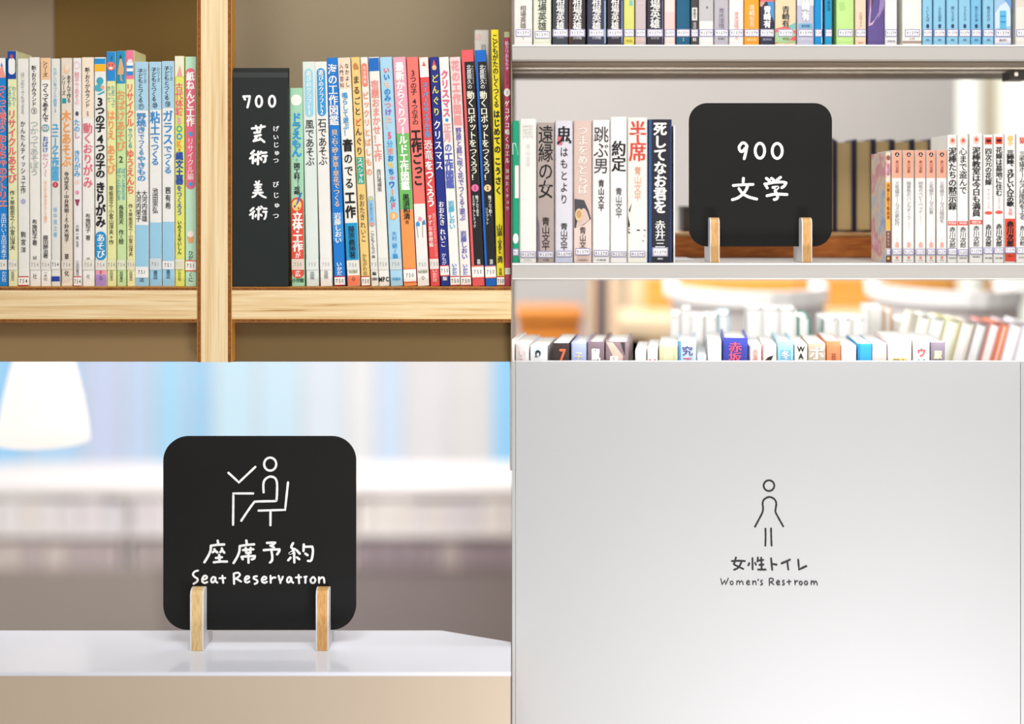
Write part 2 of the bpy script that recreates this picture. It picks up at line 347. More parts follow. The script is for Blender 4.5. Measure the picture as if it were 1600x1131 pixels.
# ------------------------------------------------------------------ book data (photo rows and columns; t = lettering, b = band, r = panel, l = sticker, e/g = picture)
BK = (25, 25, 28); WH = (245, 243, 238); GY = (120, 120, 122); RD = (225, 85, 85); OR = (240, 150, 70); BL = (30, 135, 205); TE = (30, 150, 165); NV = (25, 60, 150); PK = (235, 110, 130)
LEFT = [
 (-9, 9, -6, 12, 90, (20, 125, 200), 'bright blue paperback with red bubble lettering and white top', [('b', 90, 121, (240, 235, 230)), ('g', [(3, 97), (9, 121), (-3, 121)], (235, 150, 140)), ('g', [(3, 97), (5, 103), (1, 103)], (60, 140, 200), .0006),
   ('t', 'つくって遊ぼう', 132, 207, 11, (225, 70, 70), 1, 3, WH), ('t', 'おもちゃのアトリエ', 210, 324, 12, (225, 60, 60), 1, 3, WH), ('t', '吉田れい・吉田未希子', 333, 404, 8, (225, 235, 245), 0, 4), ('l', 405, 421, '754', 'plain'), ('t', 'かだ社', 423, 440, 7, (225, 235, 245), 0, 4)]),
 (11, 26, 13, 27.5, 79, (226, 226, 178), 'tall cream paperback with navy top showing a white bottle', [('b', 79, 123, (20, 65, 155)), ('r', 90, 116, (236, 234, 228), 5.2, 0), ('e', 0, 88, 2.4, 3.4, (190, 80, 90)), ('t', 'わくわく', 134, 166, 6, (70, 170, 175), 0, 3.6), ('t', 'どきどき', 134, 166, 6, (70, 170, 175), 0, -3.6),
   ('t', 'リサイクルあそび', 171, 286, 12.5, (228, 100, 105), 1), ('t', '作=早坂忠之/小宮山洋夫', 297, 390, 7.5, BK, 0), ('l', 405, 421, '754', 'plain'), ('t', '岩崎書店', 423, 438, 5, GY)]),
 (27, 44, 28, 46.5, 91, (228, 226, 220), 'plain white paperback with thin spaced black title', [('t', 'はじめてでもできる', 112, 178, 6, (165, 165, 165)), ('t', 'かんたんティッシュ', 188, 282, 7.5, BK), ('t', '工作', 283, 302, 7.5, BK), ('e', 0, 314, 4, 4, (170, 170, 205)), ('t', '駒宮洋', 360, 396, 7.5, BK), ('l', 431, 446, '754', 'red')]),
 (44.5, 62, 47, 63, 89, (232, 229, 222), 'white paperback with pale outlined grey title', [('t', '新・おりがみランド', 102, 166, 7.5, BK), ('t', '⑨', 167, 178, 10, GY), ('t', 'つかってあそぼう', 188, 274, 13, (175, 185, 182)), ('t', '布施知子著', 342, 383, 7.5, BK), ('l', 405, 421, '754', 'plain'), ('t', '誠光社', 396, 438, 6, GY)]),
 (63, 79, 64, 79.5, 90, (236, 233, 226), 'white paperback with peach top and round teal mark', [('b', 90, 124, (236, 192, 150)), ('t', 'シリーズ', 95, 120, 7.5, BK), ('t', 'つくってあそんで', 129, 190, 9, BK, 1), ('e', 0, 199.5, 6, 6, (90, 160, 165)), ('e', 0, 199.5, 4.6, 4.6, (225, 225, 222), .0005), ('t', '日', 195, 204, 7, (60, 110, 120), 0), ('t', 'おばけ', 212, 238, 8.5, (70, 110, 175), 1), ('t', 'だゾ〜', 238, 276, 8.5, (215, 165, 185), 1), ('t', 'まどから作るからくり遊び', 282, 348, 5, (240, 170, 110)), ('t', '藤田勝治著', 367, 403, 8, BK), ('l', 405, 421, '754', 'plain'), ('t', '一声社', 423, 438, 5, GY)]),
 (79.5, 93.5, 80, 94, 91, (222, 221, 214), 'grey-white paperback with light blue title and red dot', [('t', 'たのしい手づくり教室', 105, 166, 5.5, (110, 180, 220)), ('t', '13', 168, 175, 6, BL), ('t', 'ユニーク工作図鑑', 192, 282, 10.5, (80, 170, 220), 2), ('e', 0, 288, 4.6, 4.6, (190, 70, 85)), ('t', '1', 284, 292, 4, WH), ('t', '谷中貫之著', 322, 371, 6, (120, 180, 220)), ('l', 405, 420, '754', 'plain', (232, 229, 222), BK), ('b', 431, 439, (25, 65, 160))]),
 (95, 112.5, 96, 113.5, 90, (224, 212, 196), 'worn beige paperback with large orange title', [('e', 0, 107, 5, 7, (240, 195, 160)), ('e', 2, 105, 4, 5, (226, 215, 200), .0006), ('t', 'あそんで作る', 117, 160, 6, BK, 0, 4), ('t', 'シリーズ', 117, 149, 6, BK, 0, -4), ('bx', 153, 161, TE, 3.3, -3.5), ('t', '木とあそぶ', 172, 260, 14, (240, 155, 75), 1), ('t', '寺内定夫/中井秀樹/え・鈴木裕子', 268, 378, 7, BK), ('t', '草', 396, 405, 7, BK), ('l', 406, 420, '754', 'plain', (224, 214, 200)), ('t', '化', 422, 431, 7, BK), ('g', [(-8, 442), (4, 441), (8, 436), (8, 445), (-8, 446)], (238, 228, 205))]),
 (113.5, 127, 115, 128, 90, (232, 228, 226), 'slim white paperback with pink heading and blue title', [('t', '◯', 97, 106, 6, (235, 190, 195)), ('t', '親子であそぶ', 112, 163, 7.5, (238, 165, 175)), ('e', 0, 177, 2.6, 3.6, (80, 80, 90)), ('t', 'たの', 186, 206, 9, (70, 160, 215), 1), ('t', 'し', 206, 216, 9, (200, 130, 190), 1), ('t', 'きりがみ', 234, 276, 9.5, (70, 165, 220), 1), ('e', 0, 284, 3.6, 3, (240, 200, 190)), ('e', 0, 300, 3, 3, (235, 140, 170)), ('g', [(-4, 311), (4, 311), (1, 321), (-1, 321)], (150, 60, 90)), ('t', '小林一夫', 350, 374, 5, BK), ('t', '監修', 376, 386, 4, GY), ('t', '①池田書店', 406, 430, 5, GY), ('l', 431, 447, '754', 'red')]),
 (127.5, 146.5, 129, 147.5, 89, (236, 232, 226), 'white paperback with peach fading heading and pink-red title', [('b', 89, 183, (240, 222, 200)), ('t', '新・おりがみランド', 105, 168, 7.5, BK), ('t', '23', 173, 181, 6, GY), ('t', '動くおり', 192, 256, 14, (226, 105, 125), 1), ('t', 'がみ', 256, 294, 14, (226, 105, 125), 1), ('t', '布施知子', 333, 363, 7.5, BK), ('t', '著', 367, 375, 7, BK), ('l', 405, 421, '754', 'plain'), ('t', '誠光社', 398, 438, 5, GY)]),
 (147, 165.5, 149, 167, 89, (232, 231, 224), 'white paperback with heavy black title and blue-orange top', [('b', 91, 99.5, (30, 140, 205)), ('b', 100, 111, (245, 180, 30)), ('e', 0, 126, 5.5, 6, (60, 165, 185)), ('e', -2, 137, 7, 5.5, (70, 170, 190)), ('e', 4, 136, 3, 3, (240, 160, 120), .0006), ('g', [(-5, 147), (7, 141), (7, 144), (-1, 148)], (70, 170, 190)), ('t', '3つの子', 152, 206, 14, BK, 2), ('t', '4つの子の', 210, 278, 14, BK, 2), ('t', 'きりがみ', 284, 355, 14.5, BK, 2), ('r', 361, 406, (30, 145, 205), 8.6, 0), ('t', 'あそび', 365, 403, 12, WH, 1), ('l', 406, 421, '754', 'plain'), ('b', 422, 428, (235, 150, 170)), ('t', 'NHK', 422, 428, 8, (80, 40, 60)), ('b', 428.5, 446, (170, 135, 195)), ('t', '◇', 430, 438, 5, (60, 40, 80))]),
 (166, 181, 167.5, 181.5, 80, (228, 228, 160), 'pale yellow paperback whose blue top shows a smiling apple', [('b', 80, 126, (30, 135, 205)), ('e', 0, 103, 6.4, 7, (232, 115, 100)), ('e', 0, 106, 3.2, 1.8, WH, .0006), ('e', -2.6, 101, 1.0, .8, (80, 20, 20), .0006), ('e', 2.6, 101, 1.0, .8, (80, 20, 20), .0006), ('g', [(0, 96), (-1, 89), (3, 86), (2, 93)], (20, 110, 130)), ('t', 'きって', 133, 160, 6, (70, 160, 180), 0, -3.2), ('t', 'たまごって', 133, 168, 6, (70, 160, 180), 0, 3.2), ('t', 'はりえ', 172, 218, 12, (240, 150, 95), 1), ('t', 'あそび', 226, 272, 12, (240, 150, 95), 1), ('t', '早坂忠之・小宮山洋夫=作', 290, 382, 7, BK), ('l', 405, 421, '754', 'plain', (226, 224, 180)), ('t', '岩崎書店', 422, 438, 5, GY)]),
 (181.5, 196, 182.5, 197.5, 79, (196, 222, 160), 'light green paperback with teal top showing a walking pencil', [('b', 79, 130, (25, 140, 190)), ('g', [(0, 84), (5, 108), (4, 116), (-5, 116), (-4, 108)], (215, 170, 120)), ('g', [(0, 84), (2, 91), (-2, 91)], (50, 60, 60), .0006), ('g', [(-1, 116), (1, 116), (2, 124), (4, 126), (0, 126)], (215, 160, 110)), ('t', 'おばけあそび', 140, 236, 13, (240, 155, 100), 1), ('t', '2', 243, 254, 10, (60, 70, 50), 1), ('t', 'ぱっときえる', 262, 312, 6.5, (70, 165, 195), 0, 3.6), ('t', 'ぱっとかわる', 262, 312, 6.5, (70, 165, 195), 0, -3.6), ('t', '長島克夫', 320, 350, 7.5, BK), ('t', '作・絵', 358, 381, 7.5, BK), ('l', 405, 421, '754', 'plain', (222, 226, 200)), ('t', '岩崎書店', 423, 440, 5, (60, 90, 60))]),
 (196, 210, 198.5, 211.5, 78, (230, 228, 168), 'pale yellow paperback with pink top showing a milk carton', [('b', 78, 123, (232, 120, 150)), ('g', [(-5, 98), (5, 98), (5, 117), (-5, 117)], WH), ('g', [(-5, 98), (-2, 92), (3, 92), (5, 98)], (225, 225, 225), .0004), ('g', [(-5, 102), (5, 102), (5, 106), (-5, 106)], (40, 140, 205), .0006), ('g', [(-5, 111), (5, 111), (5, 117), (-5, 117)], (40, 140, 205), .0006), ('t', 'リサイクル', 130, 198, 11, (232, 105, 90), 1), ('t', 'でつくる', 200, 231, 7, (60, 155, 195), 1), ('t', 'ゆうえんち', 233, 303, 11.5, (232, 100, 90), 1), ('t', '作=早坂忠之/小宮山洋夫', 318, 400, 6.5, BK), ('l', 405, 421, '754', 'plain', (226, 220, 190)), ('t', '岩崎書店', 423, 438, 5, GY)]),
 (210, 231.5, 211.5, 232.5, 96, (232, 232, 228), 'first pale blue and white series paperback beside the yellow-pink one', [('b', 96, 172, (165, 205, 226)), ('t', '子どもとつくる', 107, 160, 8, BK, 0, -1), ('t', 'シリーズ', 106, 130, 5, (60, 90, 110), 0, 6), ('t', '⑪', 161, 171, 9, (40, 70, 90)), ('t', '野焼き', 176, 208, 14, BL, 1), ('t', 'でつくる', 209, 242, 9, BL, 1), ('t', 'やきもの', 243, 283, 13, BL, 1), ('t', '大河内信雄', 297, 346, 8, BK, 0, 4.6), ('t', '大河内栄子', 297, 346, 8, BK, 0, -4.8), ('b', 351, 446, (150, 200, 226)), ('l', 416, 433, '751', 'plain', (232, 232, 230), BK), ('t', '店', 434, 440, 7, (40, 70, 90))]),
 (232.5, 252, 234, 252.5, 96, (232, 232, 228), 'middle pale blue and white series paperback', [('b', 96, 171, (165, 205, 226)), ('t', '子どもとつくる', 105, 158, 8, BK, 0, -1.5), ('t', 'シリーズ', 104, 128, 5, (60, 90, 110), 0, 5.5), ('t', '⑳', 159, 169, 8, (40, 70, 90)), ('t', '粘土', 174, 211, 14.5, BL, 1), ('t', 'でつくる', 212, 258, 12, BL, 1), ('t', '池田宗弘', 293, 333, 8.5, BK), ('b', 347, 446, (150, 200, 226)), ('l', 403, 421, '751', 'plain', (205, 215, 218), (110, 120, 125)), ('t', '書店', 422, 436, 6.5, (40, 80, 110))]),
 (252.5, 272, 253.5, 273, 95, (232, 232, 228), 'last pale blue and white series paperback beside the lime one', [('b', 95, 168, (165, 205, 226)), ('t', '子どもとつくる', 103, 156, 8, BK, 0, -1.5), ('t', 'シリーズ', 102, 126, 5, (60, 90, 110), 0, 5.5), ('t', '⑱', 157, 167, 9, (40, 70, 90)), ('t', 'ガラス', 172, 226, 15, BL, 1), ('t', 'でつくる', 227, 271, 12, BL, 1), ('t', '茜有希', 291, 327, 8.5, BK), ('b', 346, 446, (150, 200, 226)), ('l', 407, 420, '751', 'plain', (232, 232, 230), BK), ('t', '書店', 421, 435, 6.5, (40, 80, 110))]),
 (272.5, 288, 273.5, 288.5, 87, (222, 224, 110), 'lime paperback with white tip and rainbow lettering', [('b', 87, 119, (232, 230, 205)), ('g', [(1, 101), (5, 119), (-4, 119)], (232, 165, 145)), ('t', '古代体験', 129, 180, 11, (228, 85, 80), 1, 0, WH), ('t', 'B', 182, 194, 9, (220, 170, 190), 2), ('t', 'O', 195, 206, 9, (60, 180, 150), 2), ('t', 'O', 207, 218, 9, (50, 150, 210), 2), ('t', 'K', 219, 230, 9, (240, 150, 60), 2), ('t', '★', 230, 237, 5, (220, 90, 60)), ('t', '縄文土器', 237, 288, 11, (30, 75, 170), 2), ('t', 'をつくろう', 289, 336, 8, (40, 90, 180), 1), ('t', 'いのうえせいしん', 344, 397, 6, BK, 1), ('l', 404, 420, '751', 'plain', (224, 220, 195), (200, 195, 190)), ('t', 'いかだ社', 420, 438, 5, BK)]),
 (288.5, 307, 289.5, 307, 88, (184, 222, 194), 'pale green paperback with tall pink rounded panel beside the post', [('r', 106, 295, (226, 105, 130), 7.6, 0), ('t', '紙ねんど工作', 112, 197, 12, WH, 2), ('e', 0, 208.5, 3.3, 3.3, (50, 160, 215), .0006), ('t', 'リサイクル編', 215, 281, 10, (245, 225, 228), 0), ('e', 0, 287, 3.3, 3.3, (50, 160, 215), .0006), ('g', [(-5, 369), (5, 369), (3.5, 379), (-3.5, 379)], (225, 160, 110)), ('e', 0, 365, 5.5, 5, (240, 226, 218)), ('t', 'ひが', 391, 406, 7, BK), ('l', 406, 423, '751', 'red', (232, 95, 60)), ('t', 'くに', 425, 440, 7, BK)]),
]
RIGHT = [
 (453, 472.5, 455, 477, 137, (165, 212, 180), 'short pale green paperback with red lower panel next to the black divider', [('e', 0, 156, 8.5, 9, (240, 240, 232)), ('t', 'ドラえもん', 176, 245, 14.5, (40, 150, 215), 2), ('t', 'の', 247, 252, 4, TE), ('t', '図工科', 254, 280, 9, BK, 1), ('t', 'おもしろ', 279, 292, 4, BK, 0, 2), ('t', '攻略', 291, 304, 9, BK, 1), ('r', 308, 434, (222, 80, 60), 9.6, 0, .9), ('e', -1, 320, 7.4, 9, (240, 205, 120)), ('e', -4, 322, 1.5, 1.8, (40, 80, 160), .0006), ('e', 2, 325, 1.5, 1.8, (220, 80, 60), .0006), ('g', [(4, 302), (8, 300), (2, 316), (-3, 322)], (60, 110, 190), .0007), ('t', '立体・工作', 331, 393, 15, WH, 2), ('t', 'が', 394, 403, 8, WH, 1), ('l', 404, 421, '750', 'plain', (226, 206, 190)), ('t', '広', 422, 432, 8, WH, 1), ('h', '小学館', 434, 441, 18, (30, 90, 50), 1)]),
 (472.5, 491.5, 478, 499, 96, (218, 228, 222), 'greenish white paperback with light blue rounded heading', [('r', 107, 182, (150, 208, 228), 6.6, 0), ('t', '遊びのクラフト1', 110, 180, 7.5, WH, 1), ('t', '風であそぶ', 187, 259, 13, BK), ('l', 404, 421, '750', 'plain', (222, 228, 222), (165, 165, 165)), ('t', '出版', 423, 436, 6.5, GY)]),
 (492, 510, 500, 520.5, 96, (234, 232, 226), 'white paperback with bright blue rounded heading', [('r', 106, 181, (50, 150, 210), 6.6, 0), ('t', '遊びのクラフト2', 109, 179, 7.5, WH, 1), ('t', '石であそぶ', 185, 258, 13, BK), ('l', 404, 421, '750', 'plain', (234, 232, 226), (165, 165, 165)), ('t', '出版', 422, 435, 6.5, GY)]),
 (510.5, 527, 522, 540.5, 90, (22, 120, 205), 'vivid blue paperback with white and peach lettering', [('t', '海の工作図鑑', 100, 196, 13.5, WH, 1), ('t', '貝・石・砂・海草・草花でつくる', 202, 323, 9, (240, 205, 165), 1), ('b', 332, 376, (60, 145, 215)), ('t', '岩藤しおい', 332, 380, 10, WH, 1), ('t', 'いかだ', 409, 430, 8, WH, 1), ('l', 431, 446, '750', 'red')]),
 (527.5, 547, 542.5, 563.5, 90, (236, 234, 224), 'white paperback with thick black title and blue author block', [('b', 90, 138, (236, 214, 190)), ('t', 'なかよし', 98, 137, 6, BK, 0, 4.2), ('t', '入門百科', 98, 138, 6, (120, 50, 70), 0, -4.6), ('t', '鳴らして遊ぶ！', 144, 212, 8.5, (50, 150, 210), 1, -1), ('t', '音', 216, 238, 15, BK, 2), ('t', 'のでる', 238, 296, 13, BK, 1), ('t', '工作', 298, 342, 15, BK, 2), ('b', 348, 406, (25, 150, 205)), ('t', '藤原義勝著', 353, 404, 10, BK), ('l', 407, 421, '750', 'plain', (226, 226, 218)), ('h', '有紀書房', 422, 427, 14, (120, 125, 60)), ('b', 430, 446, (238, 125, 90)), ('t', '◇', 432, 439, 5, (90, 30, 30))]),
 (548, 562, 564.5, 579, 89, (234, 200, 125), 'mustard paperback with brown title and teal tag', [('g', [(-3, 108), (-4, 101), (0, 97), (4, 102), (5, 108)], (190, 130, 80)), ('t', 'まるごと', 116, 182, 9.5, (85, 60, 40), 1), ('t', 'ど', 184, 198, 9.5, (215, 85, 50), 1), ('t', 'んぐり', 198, 243, 9.5, (85, 60, 40), 1), ('bx', 245, 287, (50, 165, 140), 5.6, 0), ('t', 'スペシャル', 246, 286, 8, WH, 1), ('t', 'おおたき', 302, 344, 8, (95, 80, 50), 0), ('t', 'れいこ', 346, 378, 8, (95, 80, 50), 0), ('t', 'かもがわ出', 396, 430, 6.5, (110, 90, 50)), ('l', 431, 447, '750', 'red')]),
 (562.5, 574.5, 580, 592, 89, (230, 228, 220), 'slim white paperback with orange lettering and small capsule', [('r', 98, 135, (236, 130, 105), 4.4, 0), ('t', '完全図解', 102, 131, 4.5, WH), ('t', 'ビックリ', 142, 198, 9, (238, 145, 85), 1), ('t', 'とばしもの', 199, 276, 9, (238, 150, 85), 1), ('r', 306, 354, (140, 190, 225), 4.6, 0), ('bx', 316, 345, (232, 232, 228), 4.2, 0), ('t', 'ミニギシリーズ', 317, 344, 4, (60, 100, 150)), ('e', 0, 310, 3, 3, (220, 200, 120), .0006), ('e', 0, 350, 3, 3, (235, 150, 120), .0006), ('t', 'こどもくらぶ', 360, 396, 6, BK), ('t', '編', 398, 403, 5, BK), ('l', 405, 421, '75', 'plain', (224, 222, 214)), ('h', '編', 424, 430, 6, BK, 1), ('h', '文研社', 433, 438, 9, BK, 1)]),
 (575, 592.5, 592.5, 608.5, 89, (232, 230, 222), 'white paperback with blue cap and salmon title', [('b', 90, 110.5, (25, 105, 190)), ('t', '宿題おまかせ！工作', 125, 252, 11.5, (238, 140, 130), 1), ('t', '改訂増補版', 264, 299, 6.5, (90, 90, 92)), ('l', 404, 421, '750', 'plain', (226, 224, 216)), ('h', 'MPC', 432, 440, 16, BK, 2)]),
 (593, 612.5, 610, 630, 89, (165, 208, 230), 'light blue paperback with multicoloured title and orange number disc', [('t', 'い', 105, 114, 9, (225, 110, 120), 2), ('t', 'い', 115, 125, 9, (40, 120, 200), 2), ('t', 'も', 126, 137, 9, (235, 200, 170), 2), ('t', 'のみ', 138, 158, 10, (40, 140, 200), 2), ('t', 'つ', 159, 169, 10, (235, 140, 150), 2), ('t', 'け', 170, 180, 10, (140, 100, 180), 2), ('t', 'た！', 181, 202, 10, (235, 190, 160), 2), ('t', '5', 206, 217, 9, (225, 90, 120), 2), ('t', '分', 219, 230, 9, (80, 160, 210), 1), ('t', '間', 231, 241, 9, (235, 160, 140), 1), ('t', 'お', 242, 252, 9, (30, 130, 190), 2), ('t', 'も', 252, 262, 9, (240, 205, 90), 2), ('t', 'ち', 263, 273, 9, (40, 120, 200), 2), ('t', 'ゃ', 274, 282, 9, (235, 140, 170), 2), ('t', 'ワ', 283, 294, 9, (40, 100, 190), 2), ('t', 'ー', 295, 305, 9, (240, 150, 80), 2), ('t', 'ル', 306, 316, 9, (40, 140, 160), 2), ('t', 'ド', 316, 327, 9, (225, 90, 110), 2), ('e', 0, 337, 6.4, 6.4, (240, 175, 100)), ('t', '3', 332, 342, 6, WH, 2), ('t', '木村', 361, 376, 7.5, (50, 150, 210)), ('t', '研/編', 380, 404, 7.5, (50, 150, 210), 1), ('l', 404, 421, '750', 'plain', (200, 212, 214)), ('h', '和書房', 433, 438, 13, (60, 160, 215))]),
 (613, 634, 631, 651.5, 89, (232, 165, 182), 'paperback in pink, green and orange zones with white title', [('b', 208, 327, (110, 185, 95)), ('b', 328, 447, (242, 150, 80)), ('t', '最新からくりワールド工作図鑑', 97, 297, 12.5, WH, 2), ('t', '黒須和清', 303, 343, 10, BK, 1), ('t', '著', 344, 350, 6, (130, 80, 40)), ('l', 419, 441, '750', 'red', (235, 120, 80))]),
 (634.5, 653.5, 652.5, 671, 89, (236, 118, 108), 'coral paperback turning white below with pencil drawing', [('t', '3つの子', 109, 148, 9.5, BK), ('t', '4つの子の', 154, 195, 9.5, BK), ('t', '工作', 202, 238, 15, BK, 2), ('t', 'ごっこ', 240, 290, 14, BK, 2), ('b', 318, 447, (234, 232, 226)), ('g', [(-7, 353), (-7, 348), (-4, 345), (-1, 348), (-1, 353)], (60, 150, 215)), ('g', [(-3, 345), (-3, 340), (0, 338), (3, 341), (2, 345)], (235, 150, 160), .0005), ('g', [(3, 351), (4, 345), (7, 343), (8, 351)], (60, 140, 190)), ('g', [(-6, 353), (-5.3, 353), (-4.3, 371), (-5, 371)], BK), ('g', [(3, 346), (3.7, 346), (2.7, 371), (2, 371)], BK), ('l', 405, 421, '750', 'plain', (230, 228, 222)), ('h', '有紀書房', 422, 427, 15, (110, 110, 60)), ('t', '◇', 431, 437, 5, (60, 60, 60))]),
 (654.5, 669, 672.5, 688, 89, (222, 78, 78), 'red paperback with white pencil tip and blue lettering', [('b', 89, 120, (232, 226, 220)), ('g', [(0, 95), (3, 103), (-3, 103)], (225, 90, 90)), ('g', [(3, 103), (6, 120), (-6, 120), (-3, 103)], (240, 238, 234), .0005), ('t', 'スーパーリサイクル工作', 128, 215, 8, (70, 165, 215), 2, 0, WH), ('t', '恐竜', 218, 250, 12, (225, 222, 220), 1), ('t', 'をつくろう', 251, 323, 12, WH, 2), ('t', '現代がよみがえるタイムスリップ', 333, 402, 4.5, (240, 190, 180), 0, 3.5), ('t', 'すずお泰樹編', 335, 386, 6, WH, 0, -3), ('l', 404, 420, '750', 'plain', (226, 216, 208)), ('t', 'いかだ社', 421, 440, 7, (245, 215, 210), 1)]),
 (670, 685.5, 689, 703, 89, (30, 45, 130), 'navy paperback with yellow and white lettering', [('e', 0, 105, 3.6, 4, (240, 190, 120)), ('g', [(0, 92), (2.6, 101), (-2.6, 101)], (225, 80, 70)), ('t', 'どんぐり', 114, 183, 10, (238, 226, 70), 1), ('t', 'クリスマス', 187, 266, 11, WH, 1), ('t', 'おおたき', 314, 352, 8, WH, 1), ('t', 'れいこ', 357, 386, 8, WH, 1), ('t', 'かもが', 395, 414, 7, (220, 225, 240)), ('l', 414, 431, '750', 'red', (220, 70, 70)), ('t', '版', 432, 438, 7, WH, 1)]),
 (685.5, 701, 703.5, 719.5, 89, (234, 234, 228), 'white paperback with pink outlined heading and purple title', [('t', 'クリスマス', 109, 183, 11, (228, 100, 135), 2, 0, (110, 120, 190)), ('e', 0, 187, 2.6, 2.6, (40, 150, 210)), ('t', '正月', 192, 222, 11, (236, 160, 165), 2), ('t', 'の', 223, 238, 11, (90, 100, 185), 1), ('t', '工作図鑑', 238, 294, 12, (85, 95, 180), 2), ('t', '岩藤しおい', 313, 358, 9, (60, 180, 215), 1), ('t', 'いかだ', 411, 430, 7.5, (60, 100, 190), 1), ('l', 431, 446, '750', 'red')]),
 (702, 719.5, 720, 736.5, 89, (236, 228, 222), 'pinkish white paperback with dense purple lettering', [('b', 89, 200, (238, 206, 205)), ('t', '花の工作図鑑', 94, 196, 12, (228, 150, 150), 2, 0, WH), ('t', '野原と庭に咲く花でつくる・遊ぶ', 199, 345, 8.5, (95, 90, 170), 1), ('t', '岩藤しおい', 360, 405, 9, (80, 90, 175), 1), ('t', 'いかだ', 412, 430, 7.5, (60, 100, 190), 1), ('l', 431, 446, '750', 'red')]),
 (720, 740, 738, 757.5, 78, (226, 92, 96), 'tall coral red paperback with black title strip', [('bx', 96, 414, (28, 26, 28), 7.6, 2.2), ('t', '北原照久の', 101, 139, 7, WH, 0, 1.4), ('t', 'きたはらてるひさ', 102, 131, 2, WH, 0, 7), ('t', '動くロボットを', 142, 230, 11, (242, 238, 214), 1, 2), ('t', 'つくろう！', 231, 282, 11, (242, 238, 214), 1, 2), ('e', 2, 293.5, 5.8, 5.8, (225, 110, 160)), ('t', '1', 289, 298, 5, BK, 1, 2), ('t', '輪ゴムで走る', 305, 338, 4.5, WH, 0, 4), ('t', 'ミスターアトミック', 305, 356, 4.5, WH, 0, -1.5), ('t', '徳間', 405, 413, 5, WH, 0, 2), ('l', 415, 434, '750', 'red', (236, 130, 110))]),
 (741, 760, 759, 776, 78, (20, 100, 190), 'tall blue paperback with black title strip', [('bx', 96, 414, (28, 26, 28), 6.9, 2), ('t', '北原照久の', 101, 139, 7, WH, 0, 1.2), ('t', 'きたはらてるひさ', 102, 131, 2, WH, 0, 6.4), ('t', '動くロボットを', 142, 230, 10.5, (242, 238, 214), 1, 1.5), ('t', 'つくろう！', 231, 282, 10.5, (242, 238, 214), 1, 1.5), ('e', 1.5, 293.5, 5.6, 5.6, (240, 200, 150)), ('t', '2', 289, 298, 5, BK, 1, 1.5), ('t', '輪ゴムで動く', 305, 338, 4.5, WH, 0, 4), ('t', 'リリプット', 324, 351, 4.5, WH, 0, -1.5), ('t', '徳間', 405, 413, 5, WH, 0, 2), ('l', 415, 434, '750', 'red', (236, 130, 110))]),
 (765.5, 780.2, 777, 788, 46, (230, 212, 40), 'tall yellow paperback with black handwritten lettering', [('t', 'こどもがたのしくつくる', 53, 168, 8.5, BK, 1), ('t', 'はじめての', 171, 240, 9.5, BK, 2), ('t', 'こうさく', 244, 305, 9.5, BK, 2), ('t', '山添', 350, 369, 8.5, BK, 1), ('t', 'Joseph', 371, 396, 6, BK, 1), ('t', '勇', 397, 413, 8.5, BK, 1), ('t', '高橋', 418, 430, 4.5, BK), ('l', 431, 446, '750', 'red')]),
 (787, 797, 788.6, 797.8, 49, (185, 62, 95), 'crimson paperback with greenish tip at the bookcase end', [('b', 49, 58, (190, 195, 150)), ('t', '紙カワおもちゃ', 64, 110, 5.5, (225, 205, 225), 1), ('t', 'シリーズ', 112, 132, 4, BK), ('e', 0, 144, 5, 6.5, (236, 226, 220)), ('t', '1', 139, 149, 4, (40, 140, 205), 2), ('t', 'ゲコゲコ鳴くカエル', 156, 256, 7, WH, 1), ('t', '羽ばたくチョウ', 262, 330, 5, WH, 1), ('l', 418, 428, '750', 'plain')]),
]
A1 = '相場英雄'; LB = '913アイ'; LO = '913アオ'
DK = (58, 58, 68)
